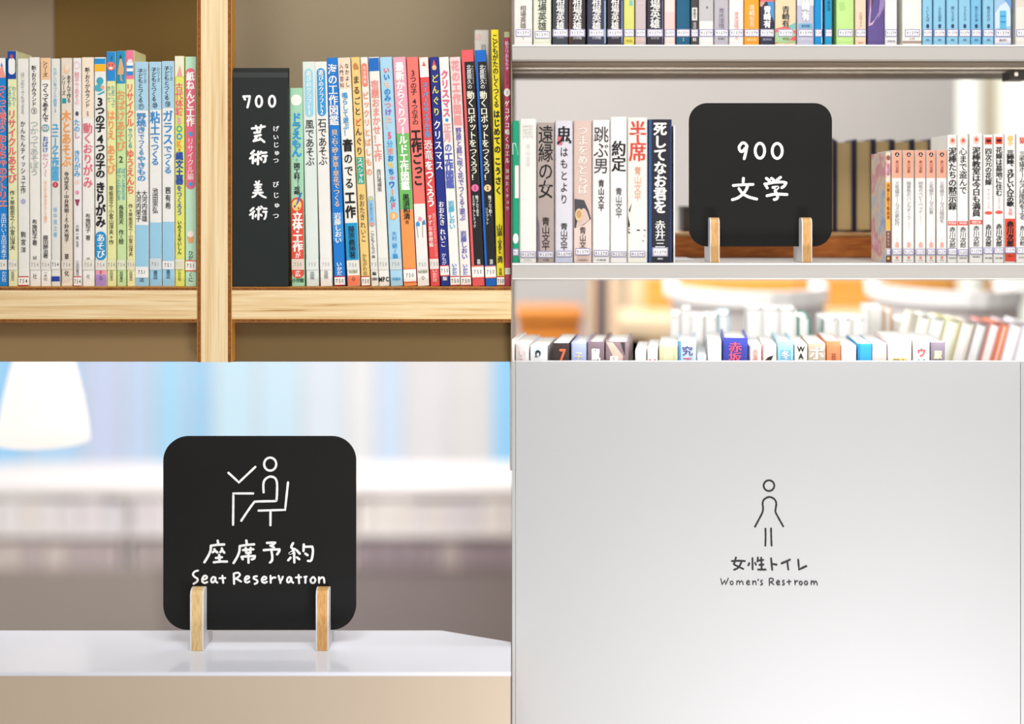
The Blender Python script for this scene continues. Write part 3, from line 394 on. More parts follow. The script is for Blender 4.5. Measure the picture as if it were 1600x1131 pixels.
TOPROW = [
 (803, 832, (232, 226, 220), 'white hardcover with small grey author name', [('t', A1, 8, 44, 9, (110, 105, 100)), ('t', '小学館', 57, 61, 10, GY)], LB, 67),
 (833, 861.5, (224, 226, 206), 'cream green hardcover with large thin black author name', [('t', A1, -12, 44, 13, (60, 60, 60))], LB, 64),
 (863, 888, (62, 66, 76), 'slate hardcover with white author name and dark foot', [('t', A1, -6, 46, 12, WH, 1), ('h', '双葉社', 56, 60, 12, (180, 180, 185))], LB, 67),
 (889, 915, (56, 52, 56), 'black hardcover with rust edge and white author name', [('t', A1, -4, 46, 13, WH, 1), ('h', '小学館', 56, 61, 14, (210, 210, 210)), ('bx', 0, 67, (120, 60, 35), 1.2, -12)], LB, 67),
 (917, 947, (58, 60, 82), 'dark navy hardcover with white author name and pale blue edge', [('t', A1, -4, 46, 13, WH, 1), ('h', '小学館', 56, 61, 14, (210, 210, 210)), ('bx', 0, 67, (140, 165, 195), 1.4, 13.4)], LB, 67),
 (948.5, 973.5, (50, 46, 54), 'narrow black hardcover with cropped white author name', [('t', A1, -6, 46, 11.5, WH, 1), ('h', '光文社', 56, 60, 12, (170, 170, 175)), ('bx', 0, 67, (120, 135, 180), 1.2, 11)], LB, 67),
 (974.5, 991.5, (214, 216, 120), 'yellow-green slim paperback between black and mauve spines', [('bx', 0, 8, (120, 190, 200), 2.5, 3), ('b', 58, 67, (222, 205, 90)), ('h', '中公文', 61, 65, 9, (110, 100, 40))], LB, 67),
 (992.5, 1009.5, (200, 184, 186), 'mauve pink slim paperback', [('t', 'りは', -4, 6, 10, (230, 225, 225)), ('b', 56, 67, (205, 185, 180))], LB, 67),
 (1010.5, 1036.5, (52, 48, 60), 'black hardcover with biggest white author name', [('t', A1, -16, 44, 14.5, WH, 1), ('h', '幻冬舎', 57, 61, 13, (180, 180, 185)), ('bx', 0, 67, (120, 110, 140), 1, 12)], LB, 67),
 (1038, 1055.5, (228, 216, 208), 'pinkish white slim paperback with red edge', [('b', 18, 50, (226, 200, 196)), ('bx', 0, 67, (200, 90, 80), .7, 8)], LB, 67),
 (1056.5, 1078.5, (28, 92, 125), 'teal blue hardcover with one white mark', [('t', 'Ｉ', 57, 65, 4, (200, 215, 220), 1)], LB, 67),
 (1079, 1091.5, (70, 66, 68), 'thin charcoal paperback with white name slip', [('bx', 11, 31, (228, 226, 222), 4, 0), ('t', '青柳文', 13, 29, 4.5, BK), ('t', '徳間', 34, 45, 4.5, (200, 200, 200)), ('h', '社', 58, 64, 6, WH, 1)], LO, 67),
 (1092, 1115, (232, 230, 226), 'white hardcover with grey upper spine', [('b', -10, 32, (192, 190, 190)), ('e', 1, 11, 1.5, 2, (110, 110, 110))], LO, 67),
 (1115.7, 1138.5, (184, 180, 188), 'lavender grey hardcover with faint author name', [('t', '青木淳悟', 12, 44, 9, (140, 130, 150)), ('h', '新潮社', 58, 62, 11, (110, 105, 110))], LO, 67),
 (1139, 1162, (236, 230, 226), 'white hardcover with faint red author name', [('t', '青木淳悟', 18, 44, 7, (225, 150, 145)), ('e', 0, 59, 2.4, 2, (230, 180, 170))], LO, 67),
 (1162.5, 1186.5, (240, 160, 50), 'orange hardcover with white author name', [('t', '青崎有吾', 7, 42, 8, (248, 226, 190), 1), ('h', '創元社', 59, 64, 15, (250, 215, 160), 1)], LO, 67),
 (1187, 1210, (52, 52, 76), 'dark navy illustrated hardcover with red top', [('b', -5, 2, (215, 110, 115)), ('g', [(0, 2), (11, 2), (11, 34), (2, 12)], (75, 145, 200)), ('g', [(-11, 2), (-3, 2), (-8, 10), (-11, 9)], (200, 160, 140)), ('t', '青崎有', 9, 43, 10.5, WH, 2), ('h', '東京創', 59, 63, 14, (170, 170, 190))], LO, 67),
 (1210.7, 1244, (238, 208, 170), 'wide peach illustrated hardcover with green and red waves', [('b', 48, 67, (165, 200, 150)), ('g', [(-16, 44), (0, 40), (16, 47), (16, 52), (0, 48), (-16, 50)], (222, 110, 105)), ('g', [(-16, 66), (4, 62), (16, 54), (16, 62), (4, 67), (-16, 67)], (222, 90, 95), .0004), ('g', [(4, 40), (16, 34), (16, 44), (8, 46)], (120, 185, 175), .0004), ('t', '青崎有', 9, 42, 11, BK, 1, 0, (240, 225, 200)), ('h', '東京創', 58, 62, 10, (90, 120, 80))], LO, 67),
 (1245, 1272, (188, 188, 208), 'lavender illustrated hardcover with small blue plate', [('b', -8, 8, (215, 220, 222)), ('t', '青崎有', -14, 32, 11.5, WH, 2, 0, (60, 60, 70)), ('bx', 36, 44, (120, 175, 210), 11, 0), ('h', '創元推', 38, 42, 13, (50, 70, 90)), ('h', '東京創', 58, 62, 14, (220, 220, 230))], LO, 67),
 (1272.5, 1285, (15, 140, 205), 'slim vivid blue paperback in the top row', [('bx', -10, 67, (225, 232, 236), .8, 5.6)], LO, 67),
 (1288.5, 1300.5, (35, 150, 195), 'thin cyan paperback beside a dark gap', [('t', '青木玉', -8, 16, 6, (20, 80, 120)), ('t', '講', 44, 50, 5, (20, 80, 120))], LO, 67),
 (1306.5, 1334.5, (188, 224, 140), 'wide light green hardcover', [('g', [(-10, 4), (-2, 2), (0, 14), (-8, 16)], (170, 210, 120))], LO, 67),
 (1336, 1353.5, (236, 206, 180), 'peach slim paperback with thin grey title', [('t', 'ハロウィン…', 18, 46, 4.5, (120, 95, 80)), ('h', '講談社', 65, 67, 8, (150, 120, 100))], LO, 67),
 (1355.5, 1382, (96, 80, 140), 'purple illustrated hardcover with pink swirl', [('g', [(-9, -5), (13, -5), (4, 20), (-6, 38), (-12, 40)], (195, 165, 190)), ('g', [(-8, -5), (-3, -5), (-8, 14)], (90, 60, 80), .0005), ('g', [(6, -5), (13, -5), (13, 10), (2, 30)], (150, 130, 180), .0005)], None, 67),
 (1382.5, 1402, (226, 226, 226), 'white paperback beside the purple one', [('h', '新潮文庫', 62, 65, 12, GY)], LO, 67),
 (1409.5, 1440.5, (234, 232, 224), 'wide cream hardcover with brown foot', [('b', 63, 67, (170, 150, 140)), ('h', '幻冬', 58, 62, 9, (150, 130, 90))], LO, 67),
 (1441.5, 1457, (140, 195, 222), 'first of six sky blue paperbacks', 0, LO, 67),
 (1458.5, 1477.5, (140, 195, 222), 'second of six sky blue paperbacks', 1, LO, 67),
 (1479, 1497.5, (140, 195, 222), 'third of six sky blue paperbacks', 2, LO, 67),
 (1498, 1516.5, (140, 195, 222), 'fourth of six sky blue paperbacks', 3, LO, 67),
 (1517, 1533.5, (120, 185, 220), 'fifth of six sky blue paperbacks', 4, LO, 67),
 (1535.5, 1553, (140, 195, 222), 'last of six sky blue paperbacks', 5, LO, 67),
 (1553.8, 1580, (160, 195, 225), 'blue and white paperback with city map picture', [('g', [(-12, 44), (-12, 20), (-5, 8), (8, 0), (12, 20), (12, 40)], (205, 222, 235)), ('g', [(0, -5), (13, -5), (13, 14)], (110, 160, 210), .0005), ('g', [(-5, 16), (5, 16), (5, 44), (-5, 44)], (90, 180, 220), .0006), ('g', [(-4.4, 24), (4.4, 24), (4.4, 25), (-4.4, 25)], (40, 110, 160), .0008), ('g', [(-4.4, 33), (4.4, 33), (4.4, 34), (-4.4, 34)], (40, 110, 160), .0008), ('b', 58, 67, (225, 222, 228)), ('h', '創元', 60, 64, 12, (120, 70, 80))], LO, 67),
 (1586.5, 1612, (228, 222, 214), 'pale hardcover at the far right of the top row', [('b', -8, 10, (220, 210, 200))], LO, 67),
]
BLUE_T = ['くいしんぼ', 'こどもの草原', '碧いうさぎ', 'ファミリア', '風のとおり道', '夜のかげ']
MIDLEFT = [
 (800.4, 811, 190, 413, (15, 160, 120), 'green paperback with white slip at the shelf end', [('bx', 260, 311, (228, 226, 222), 3.2, 2), ('g', [(-5, 225), (0, 225), (4, 243), (-5, 243)], (225, 240, 235)), ('e', 0, 374, 4.4, 8, (225, 240, 235)), ('l', 390, 401, '913', 'pur')]),
 (811.5, 838.5, 187, 413, (234, 231, 226), 'plain white hardcover with barely visible lettering', [('t', '繭', 196, 218, 18, (222, 218, 212)), ('t', '青山文平', 226, 264, 6, (218, 214, 208)), ('l', 394, 404, LO, 'pur'), ('h', '新潮社', 406, 409, 12, (190, 186, 180))]),
 (839, 866.5, 193, 413, (172, 158, 152), 'mauve brown hardcover with four large black characters', [('t', '遠縁の女', 198, 312, 22, BK), ('t', '青山文平', 341, 393, 12, BK), ('g', [(-13, 340), (-10, 350), (-9, 400), (-13, 412)], (120, 105, 125)), ('l', 394, 404, LO, 'pur'), ('h', '文藝', 406, 409, 10, (110, 100, 95))]),
 (867, 895.5, 190, 413, (216, 214, 222), 'pale lavender hardcover with title half black half red', [('t', '鬼', 199, 228, 22, BK, 1), ('g', [(-10, 213), (-1, 216), (-3, 228), (-11, 228)], (205, 110, 120), .0004), ('t', 'はもとより', 230, 322, 12, BK), ('t', '青山文平', 350, 393, 11, BK), ('b', 404, 413, (196, 200, 220)), ('l', 393, 403, LO, 'pur')]),
 (896, 925, 190, 413, (216, 190, 180), 'rosy beige hardcover with dark guitar-like shape', [('t', 'つまをめとらば', 198, 305, 14, (244, 232, 224), 1), ('g', [(-13, 312), (2, 314), (9, 330), (13, 343), (2, 352), (-13, 358)], (75, 75, 80)), ('e', -6, 337, 6, 10, (225, 195, 150), .0005), ('e', -6, 336, 4, 6, (200, 160, 110), .0006), ('g', [(-13, 358), (2, 353), (13, 345), (13, 413), (-13, 413)], (226, 206, 196)), ('t', '青山文', 356, 390, 10, (70, 60, 60)), ('l', 389, 400, LO, 'pur'), ('h', '文藝春秋', 406, 409, 15, (150, 120, 110))]),
 (925.5, 953, 189, 413, (236, 234, 232), 'white hardcover with three large thin characters', [('t', '跳ぶ男', 200, 273, 22, (70, 65, 68)), ('t', '青山文平', 282, 332, 9, BK, 1), ('l', 392, 402, LO, 'pur'), ('h', '文藝春', 406, 409, 15, GY)]),
 (953.5, 980, 184, 413, (238, 236, 234), 'white hardcover with two black title characters', [('t', '約定', 222, 270, 21, BK, 1), ('t', '……', 274, 290, 3, GY), ('t', '青山文平', 295, 342, 10, (70, 70, 72)), ('l', 394, 403, LO, 'pur')]),
 (980.5, 1012, 185, 413, (240, 236, 226), 'cream white hardcover with two red title characters', [('t', '半席', 191, 254, 25, (220, 75, 60), 1), ('t', '青山文平', 262, 316, 10.5, (238, 170, 140)), ('g', [(-15, 362), (10, 378), (10, 379.5), (-15, 365)], (90, 85, 85)), ('g', [(-15, 358), (12, 370), (12, 371), (-15, 360)], (120, 115, 110)), ('g', [(-15, 338), (-12, 352), (-13, 357), (-15, 356)], BK), ('g', [(-14, 330), (-9, 318), (-12, 334)], (90, 85, 80)), ('e', 1, 361, 3, 1, BK), ('e', 11, 361, 2, .8, BK), ('l', 393, 403, LO, 'pur')]),
 (1012.5, 1050, 188, 413, (42, 42, 52), 'black hardcover with blue edges and brush lettering', [('bx', 188, 413, (50, 85, 140), 2.2, -15.5), ('bx', 188, 413, (48, 60, 110), 1.2, 17), ('t', '死してなお君を', 193, 335, 19, WH, 2), ('t', '赤井三', 346, 389, 15, WH, 1), ('l', 388, 402, LO, 'pur'), ('h', '講談', 404, 407, 9, WH)]),
]
PKT = ['三毛猫ホームズの夢紀行', '萌黄色のハンカチーフ', '柿色のベビーベッド', '三毛猫ホームズの夏', '三毛猫ホームズは階段を']
MIDRIGHT = [(1383.5, 1392, 239, 411, (236, 232, 226), 'paperback with orange title strip and pastel picture cover', [('e', 0, 248, 3, 4, (150, 90, 80)), ('t', '赤川次郎', 258, 276, 4, GY), ('bx', 286, 361, (240, 170, 70), 3.8, 0), ('t', '天使と歌う吸血鬼', 288, 345, 5, (150, 70, 20), 1), ('bx', 362, 389, (120, 80, 70), 3.8, 0), ('t', '集英社文', 364, 386, 3, (220, 190, 180)), ('l', 390, 400, LO, 'pur'), ('bx', 401, 411, (110, 70, 55), 3.8, 0), ('e', 0, 405, 2.2, 2.4, (230, 180, 90), .0006)])]
for i, (a, b_) in enumerate(((1393.5, 1409.5), (1411, 1428.5), (1430, 1446.5), (1447.5, 1462), (1463.5, 1479.5))):
    y1 = (355, 345, 335, 336, 350)[i]
    MIDRIGHT.append((a, b_, 236, 411, (236, 233, 228), 'salmon-topped white paperback', [('b', 236, 279.5, (240, 165, 140)), ('e', 0, 243, 3.4, 3.6, (60, 30, 30)), ('t', '人', 240.6, 245.6, 4, WH, 1), ('t', '赤川次郎', 252, 272, 5, (110, 60, 55)), ('t', PKT[i], 285, y1, 7, (150, 146, 150)), ('t', 'ミステリー', y1+1 if i in (1, 2) else 372, y1+18 if i in (1, 2) else 380, 3, (200, 170, 165)), ('g', [(-3, 382), (0, 379), (3, 382), (3, 388), (-3, 388)], (238, 165, 150)), ('l', 390, 400, LO, 'pur'), ('g', [(-2.4, 402), (2.4, 402), (1.4, 406), (-1.4, 406)], (235, 140, 120)), ('h', '光文', 407, 409, 7, GY)]))
MIDRIGHT += [
 (1480.5, 1495.5, 212, 411, (238, 236, 232), 'white paperback with round red emblem and eight-character title', [('e', 0, 221.5, 5, 6, (240, 195, 180)), ('e', 0, 221, 2.4, 3, (225, 90, 70), .0006), ('t', '泥棒たちの黙示録', 232, 330, 12, BK, 1), ('b', 347, 353.5, (226, 85, 65)), ('h', '新装版', 348, 352, 12, WH), ('t', '赤川次郎', 356, 389, 9.5, BK), ('l', 389, 400, LO, 'pur'), ('h', '徳間', 403, 406, 12, GY)]),
 (1496, 1513, 212, 411, (238, 236, 232), 'white paperback with round red emblem and short title', [('e', 0, 221.5, 5, 6, (240, 195, 180)), ('e', 0, 221, 2.4, 3, (225, 90, 70), .0006), ('t', '心まで盗んで', 232, 305, 12, BK), ('b', 347, 353.5, (226, 85, 65)), ('h', '新装版', 348, 352, 12, WH), ('t', '赤川次郎', 356, 389, 9.5, BK), ('l', 391, 401, LO, 'pur'), ('h', '徳間', 403, 406, 12, GY)]),
 (1514.8, 1535.5, 210, 410, (238, 236, 232), 'wider white paperback with red emblem and long title', [('e', 0, 220, 5, 6.5, (240, 195, 180)), ('e', 0, 219.5, 2.4, 3, (225, 90, 70), .0006), ('t', '泥棒教室は今日も満員', 231, 340, 12.5, BK, 1), ('b', 345, 352, (226, 85, 65)), ('h', '徳間文庫', 346, 351, 14, WH), ('t', '赤川次郎', 354, 387, 9.5, BK), ('l', 388, 399, LO, 'pur'), ('h', '徳間書店', 401, 404, 12, GY)]),
 (1536.5, 1551.8, 212, 410, (238, 236, 232), 'white paperback with red square and short title', [('bx', 216, 227, (228, 80, 55), 5.4, 0), ('e', 0, 221.5, 4, 2.4, (70, 30, 25), .0006), ('t', '四次元の花嫁', 233, 291, 10, BK, 1), ('t', 'サスペンス', 295, 328, 4, (238, 130, 120)), ('e', 0, 334, 6, 2.6, (228, 85, 70)), ('t', '赤川次郎', 352, 387, 9, BK, 1), ('l', 388, 398, LO, 'pur'), ('h', '実業', 403, 406, 12, GY)]),
 (1552.5, 1568.8, 211, 410, (238, 236, 232), 'white paperback with red square and longer title', [('bx', 215.5, 226.5, (228, 80, 55), 5.4, 0), ('e', 0, 221, 4, 2.4, (70, 30, 25), .0006), ('t', '花嫁は墓地に住む', 231, 308, 10, BK, 1), ('t', 'サスペンス', 310, 328, 4, (238, 130, 120)), ('e', 0, 333, 6, 2.6, (228, 85, 70)), ('t', '赤川次郎', 351, 387, 9, BK, 1), ('l', 388, 398, LO, 'pur'), ('h', '実業', 403, 406, 12, GY)]),
 (1569.5, 1587, 210, 410, (238, 236, 232), 'white paperback with broad red author band', [('e', 0, 218, 4.4, 5, (236, 195, 120)), ('e', 0, 225, 3.4, 4, (236, 205, 140)), ('t', '三姉妹、さびしい入江の歌', 236, 324, 11, BK, 2), ('t', '長編', 326, 338, 6, (238, 130, 120)), ('b', 343, 410, (222, 78, 55)), ('t', '赤川次郎', 347, 387, 10, BK, 2), ('l', 387, 397, LO, 'pur'), ('h', '赤川', 400, 403, 8, (120, 30, 20))]),
 (1588, 1606, 210, 410, (238, 236, 232), 'white paperback with red lettering mark at right end of row', [('t', '猫', 216, 226, 9, (228, 90, 80), 1), ('t', '三毛猫ホームズは階段を上る', 238, 345, 10, BK), ('t', '赤川次郎', 354, 386, 8, BK), ('l', 388, 398, LO, 'pur'), ('h', '光文社', 402, 405, 12, GY)]),
]
LOWFRONT = [
 (796, 804, 533, (236, 234, 234), 'white sliver of a book at the left end', []),
 (805, 826.5, 537, (226, 222, 222), 'greyish white book with pink brush character', [('t', 'い', 547, 558, 12, (225, 170, 175)), ('t', 'も', 558, 572, 12, (225, 170, 175))]),
 (828, 855.5, 541, (230, 232, 236), 'white book with small dark bird picture', [('e', -1, 551, 6, 5.5, (200, 220, 235)), ('e', -1, 552, 4.4, 5, (45, 45, 55), .0006), ('e', -1, 554, 2, 3, (225, 225, 225), .0007), ('g', [(-6, 558), (-2, 549), (0, 557)], (45, 45, 55), .0006)]),
 (863.5, 889.5, 536, (62, 50, 50), 'dark brown book with large orange numeral', [('t', '7', 542, 567, 15, (236, 110, 70), 2, 3)]),
 (892, 916.5, 536, (170, 180, 220), 'periwinkle book with pale yellow character', [('t', '子', 550, 564, 13, (232, 226, 170)), ('t', '供', 565, 580, 13, (232, 226, 170))]),
 (917, 944.5, 534, (130, 112, 120), 'mauve book with raised white character beside the periwinkle one', [('t', '鼠', 543, 565, 14, WH, 2)]),
 (945, 982, 534, (140, 120, 124), 'wide mauve book with beige sash and lower white character', [('g', [(-16, 535), (-6, 535), (10, 556), (8, 572), (2, 572)], (215, 185, 170)), ('g', [(6, 535), (13, 535), (13, 556)], (60, 55, 60)), ('t', '鼠', 556, 575, 14, WH, 2, -4)]),
 (992, 1010, 548, (232, 226, 222), 'low blank white book beside the mauve pair', []),
 (1011, 1028, 545, (234, 230, 228), 'low white book with red letter', [('t', 'N', 561, 573, 11, (215, 70, 75), 2)]),
 (1029.5, 1059, 540, (214, 210, 175), 'olive beige book with blank spine', [('g', [(-11, 543), (11, 543), (11, 575), (-11, 575)], (205, 200, 160))]),
 (1060, 1088, 533, (190, 214, 238), 'light blue book with red and navy brush title', [('bx', 533, 600, (80, 150, 210), 2, -12), ('t', '究', 541, 556, 16, (90, 60, 130), 1), ('t', '丁', 558, 572, 14, (222, 90, 120), 1)]),
 (1089, 1104, 557, (228, 224, 226), 'low thin white book with grey mark', [('t', 'の', 563, 571, 8, GY)]),
 (1105.5, 1127.5, 533, (234, 234, 234), 'blank white book left of the royal blue one', []),
 (1129, 1168.5, 528, (62, 72, 165), 'royal blue book with pink title characters', [('t', '赤坂', 535, 566, 19, (232, 90, 115), 1), ('t', '一', 568, 582, 18, (232, 90, 115), 1)]),
 (1169.7, 1190, 540, (236, 232, 230), 'white book with small salmon title right of the royal blue one', [('bx', 540, 600, (120, 110, 160), 1.4, -9), ('t', '赤澤竜', 545, 573, 8, (236, 150, 130), 1)]),
 (1191, 1213.5, 539, (234, 228, 212), 'cream book with black fish-like drawing', [('g', [(-7, 563), (-2, 558), (6, 555), (5, 558), (2, 563), (4, 568), (-4, 567)], (45, 42, 45)), ('bx', 539, 600, (230, 150, 160), 1, -10)]),
 (1214.5, 1240, 533, (160, 205, 226), 'sky blue book with white character', [('bx', 547, 600, (120, 180, 212), 8, 0), ('t', '冬', 548, 561, 12, WH, 1), ('t', '空', 561, 574, 12, (215, 235, 245))]),
 (1241, 1261.5, 539, (232, 230, 226), 'white book with black and gold capital letters', [('t', 'W', 541, 550, 8, BK, 2, 0, (210, 165, 60)), ('t', 'A', 552, 561, 8, BK, 2, 0, (210, 165, 60)), ('t', 'N', 563, 572, 8, BK, 2, 0, (210, 165, 60))]),
 (1262.5, 1290, 537, (196, 180, 158), 'tan book with large white katakana', [('t', 'ボ', 541, 563, 22, WH, 1), ('t', 'ッ', 566, 584, 20, WH)]),
 (1291, 1313.5, 533, (236, 140, 95), 'orange book with small brown title', [('t', '苔の', 552, 573, 8, (130, 70, 40))]),
 (1314, 1338, 540, (226, 226, 228), 'greyish white blank book right of the orange one', []),
 (1340, 1362, 537, (60, 170, 220), 'bright cyan book right of the grey-white ones', [('bx', 538, 600, (40, 140, 205), 1.6, -9)]),
 (1362.5, 1385.5, 537, (214, 214, 230), 'pale book with faint sunset tint', [('b', 551, 600, (232, 210, 202))]),
 (1387, 1424, 530, (240, 224, 218), 'wide pale pink book with yellow title patch', [('bx', 560, 600, (238, 205, 120), 11, 0), ('h', '昆木', 561, 571, 20, (80, 60, 30), 1)]),
 (1426.5, 1452.5, 532, (236, 234, 232), 'white book with red and teal katakana', [('t', 'ウ', 544, 558, 13, (232, 100, 105), 2), ('t', 'ソ', 560, 573, 12, (50, 160, 175), 2)]),
 (1454, 1476.5, 535, (150, 138, 155), 'mauve book with pale yellow character at row end', [('t', '厭', 548, 561, 11, (240, 230, 190), 2), ('t', '物', 563, 574, 10, (225, 215, 190), 1)]),
]
LOWBACK = [(1048, 1062, 494), (1064.5, 1079.5, 484), (1080, 1100.5, 498), (1102, 1121, 497), (1122, 1141, 492), (1167, 1191.6, 483), (1192, 1218, 484), (1218.6, 1245, 484), (1246, 1267, 496), (1288, 1309, 500), (1310, 1331, 499), (1332, 1353, 500), (1356, 1379, 480), (1380.5, 1395, 484), (1396, 1422, 498)]
LOWBACK_D = ['small', 'narrow tall', 'short grey-white', 'short white', 'short white with pale blue edge', 'tall white left of three alike', 'tall white middle of three alike', 'tall white right of three alike', 'teal-covered', 'short white before the gap', 'short plain', 'short creamy', 'tall white', 'rust-edged narrow', 'wide short white']
LOWLEAN = [(1434, 1453, 497, (236, 234, 220)), (1453.5, 1475, 500, (236, 236, 230)), (1476, 1500, 503, (228, 226, 176)), (1501, 1521, 506, (238, 230, 214)), (1522, 1543, 508, (170, 160, 158)), (1544, 1563.5, 508, (222, 140, 130)), (1564.5, 1575, 508, (240, 140, 84)), (1576, 1598, 509, (205, 195, 205)), (1599, 1618, 508, (225, 225, 225))]
LOWLEAN_D = ['plain cream', 'plain white', 'pale yellow covered', 'cream covered', 'grey covered', 'dusty red covered', 'thin orange covered', 'lavender grey covered', 'pale grey covered']
# ------------------------------------------------------------------ room
fl = box('floor', -3.2, 3.2, -1.5, 4.1, -.05, 0, ramp_mat([(.3, (150, 138, 128)), (.7, (172, 160, 150))], 12, (1, 1, 1), rough=.7), kind='structure')
wallm = mat((200, 197, 195), .8, var=.03, scale=4)
# back wall with a long opening for the windows on the left
WY = 4.0; zs, zt = Z(762, WY), Z(512, WY); wx0, wx1 = X(-90, WY), X(838, WY)
v = []; f = []
for (a, b_, c, d_) in ((-3.2, wx0, 0, 2.7), (wx1, 3.2, 0, 2.7), (wx0, wx1, 0, zs), (wx0, wx1, zt, 2.7)):
    vv, ff = boxg(a, b_, WY, WY+.12, c, d_); f += [tuple(i+len(v) for i in q) for q in ff]; v += vv
mesh('wall_back', v, f, wallm, kind='structure')
box('wall_left', -3.3, -3.2, -1.5, 4.1, 0, 2.7, wallm, kind='structure')
box('wall_right', 3.2, 3.3, -1.5, 4.1, 0, 2.7, wallm, kind='structure')
box('ceiling', -3.2, 3.2, -1.5, 4.1, 2.7, 2.75, mat((238, 236, 232), .9, var=.02, scale=4), kind='structure')
win = empty('window_1', (0, WY, 0)); win['kind'] = 'structure'
# daylit panes, each with the tint of what lies outside (pale sky, white building, blue panel)
tint = [(-90, 40, (159, 209, 244)), (40, 128, (183, 215, 243)), (128, 190, (204, 214, 239)), (190, 236, (199, 217, 242)), (236, 290, (175, 220, 246)), (290, 330, (167, 212, 242)),
        (330, 400, (207, 233, 246)), (400, 470, (210, 234, 247)), (470, 540, (225, 233, 241)), (540, 585, (238, 236, 236)), (585, 630, (212, 228, 247)), (630, 700, (230, 226, 226)), (700, 768, (228, 223, 220)), (768, 838, (151, 210, 246))]
frm = mat((226, 230, 236), .5, var=.02)
for i, (a, b_, c) in enumerate(tint):
    box('pane', X(a, WY)+.006-0, X(b_, WY)-.006, .03, .036, zs+.02, zt-.02, mat(c, .2, emit=.80, var=.04, scale=3), win)
    box('mullion', X(b_, WY)-.006, X(b_, WY)+.006, .02, .06, zs+.02, zt-.02, frm, win)
box('sill', wx0, wx1, -.03, .1, zs-.0, zs+.02, frm, win); box('head_rail', wx0, wx1, .0, .1, zt-.02, zt, frm, win)

# ------------------------------------------------------------------ ceiling-hung wooden bookcase (upper left)
ply = ramp_mat([(.24, (150, 98, 50)), (.33, (214, 180, 128)), (.48, (228, 200, 152)), (.6, (236, 214, 172)), (.72, (222, 190, 138)), (.82, (210, 172, 116))], 1.0, (7, 60, 230), 7, .45, .3, .35)
plyv = ramp_mat([(.24, (160, 108, 60)), (.33, (218, 186, 136)), (.48, (230, 204, 158)), (.6, (238, 218, 178)), (.72, (222, 190, 138)), (.82, (206, 166, 108))], 1.0, (230, 60, 5), 7, .45, .3, .35)
veneer = ramp_mat([(.35, (112, 66, 26)), (.65, (146, 90, 40))], 1.0, (300, 300, 300), 4, .5, .4)
glue = mat((214, 150, 62), .5, var=.06)
wbc = empty('wooden_bookcase', (X(335, 1.4), 1.40, Z(565, 1.4)), 'light plywood bookcase bay holding colourful craft books above the black reservation sign', 'bookcase')
def wb(nm, x0, x1, y0, y1, z0, z1, m, par=wbc):
    ox, oy, oz = wbc.location; return box(nm, x0-ox, x1-ox, y0-oy, y1-oy, z0-oz, z1-oz, m, par)
SD = 1.395; SZ = 1.1558; SB = Z(503.5, SD)
TOP = 2.695; BOT = Z(565, 1.398)
xp0, xp1 = X(308, 1.394), X(362, 1.394)
post = wb('post', xp0+.0045, xp1-.0045, 1.394, 1.412, BOT, TOP, plyv)
for (a, b_) in ((xp0, xp0+.0045), (xp1-.0045, xp1)):
    wb('veneer_strip', a+.0006, b_-.0006, 1.3935, 1.412, BOT, TOP, veneer, post)
    wb('glue_line', a, a+.0006, 1.394, 1.412, BOT, TOP, glue, post); wb('glue_line', b_-.0006, b_, 1.394, 1.412, BOT, TOP, glue, post)
XL = X(-60, 1.61)
for (a, b_) in ((XL, xp0), (xp1, -.0012)):
    s = wb('shelf', a, b_, SD, 1.61, SB+.0038, SZ-.0038, ply)
    for (c, d_) in ((SB, SB+.0038), (SZ-.0038, SZ)):
        wb('veneer_strip', a, b_, SD-.0004, 1.61, c+.0005, d_-.0005, veneer, s)
        wb('glue_line', a, b_, SD, 1.61, c, c+.0005, glue, s); wb('glue_line', a, b_, SD, 1.61, d_-.0005, d_, glue, s)
grey_back = mat((150, 134, 112), .8, var=.04, scale=6); shaded_back = mat((116, 90, 40), .75, var=.05, scale=5)  # beige wall behind; the left bay's shade is put into grey and brown
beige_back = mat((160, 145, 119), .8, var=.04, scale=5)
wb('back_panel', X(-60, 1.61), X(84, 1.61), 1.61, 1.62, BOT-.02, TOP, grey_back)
wb('back_panel', X(84, 1.61), X(335, 1.61), 1.612, 1.62, BOT-.02, TOP, shaded_back)
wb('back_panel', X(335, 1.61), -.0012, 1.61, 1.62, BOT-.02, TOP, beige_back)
low_l = wb('shade_panel', XL, xp0+.012, 1.412, 1.418, Z(565, 1.412), SB, mat((140, 114, 76), .75, var=.06, scale=5))  # added panel for the back wall; shelf shade put into its brown
low_r = wb('shade_panel', xp1-.02, -.0012, 1.412, 1.418, Z(565, 1.412), SB, mat((112, 90, 54), .75, var=.06, scale=5))
wb('end_panel', -.0012, -.0001, 1.398, 1.62, BOT, TOP, mat((150, 132, 104), .6, var=.04))
wb('end_panel', XL-.012, XL, 1.396, 1.62, BOT, TOP, plyv)
wb('shading_shelf', XL, xp0, 1.42, 1.61, Z(-200, 1.42), Z(-245, 1.42), ply)  # out of view; both shelves added to shade the back panels
wb('shading_shelf', xp1, -.0012, 1.50, 1.61, Z(-200, 1.42), Z(-245, 1.42), ply)

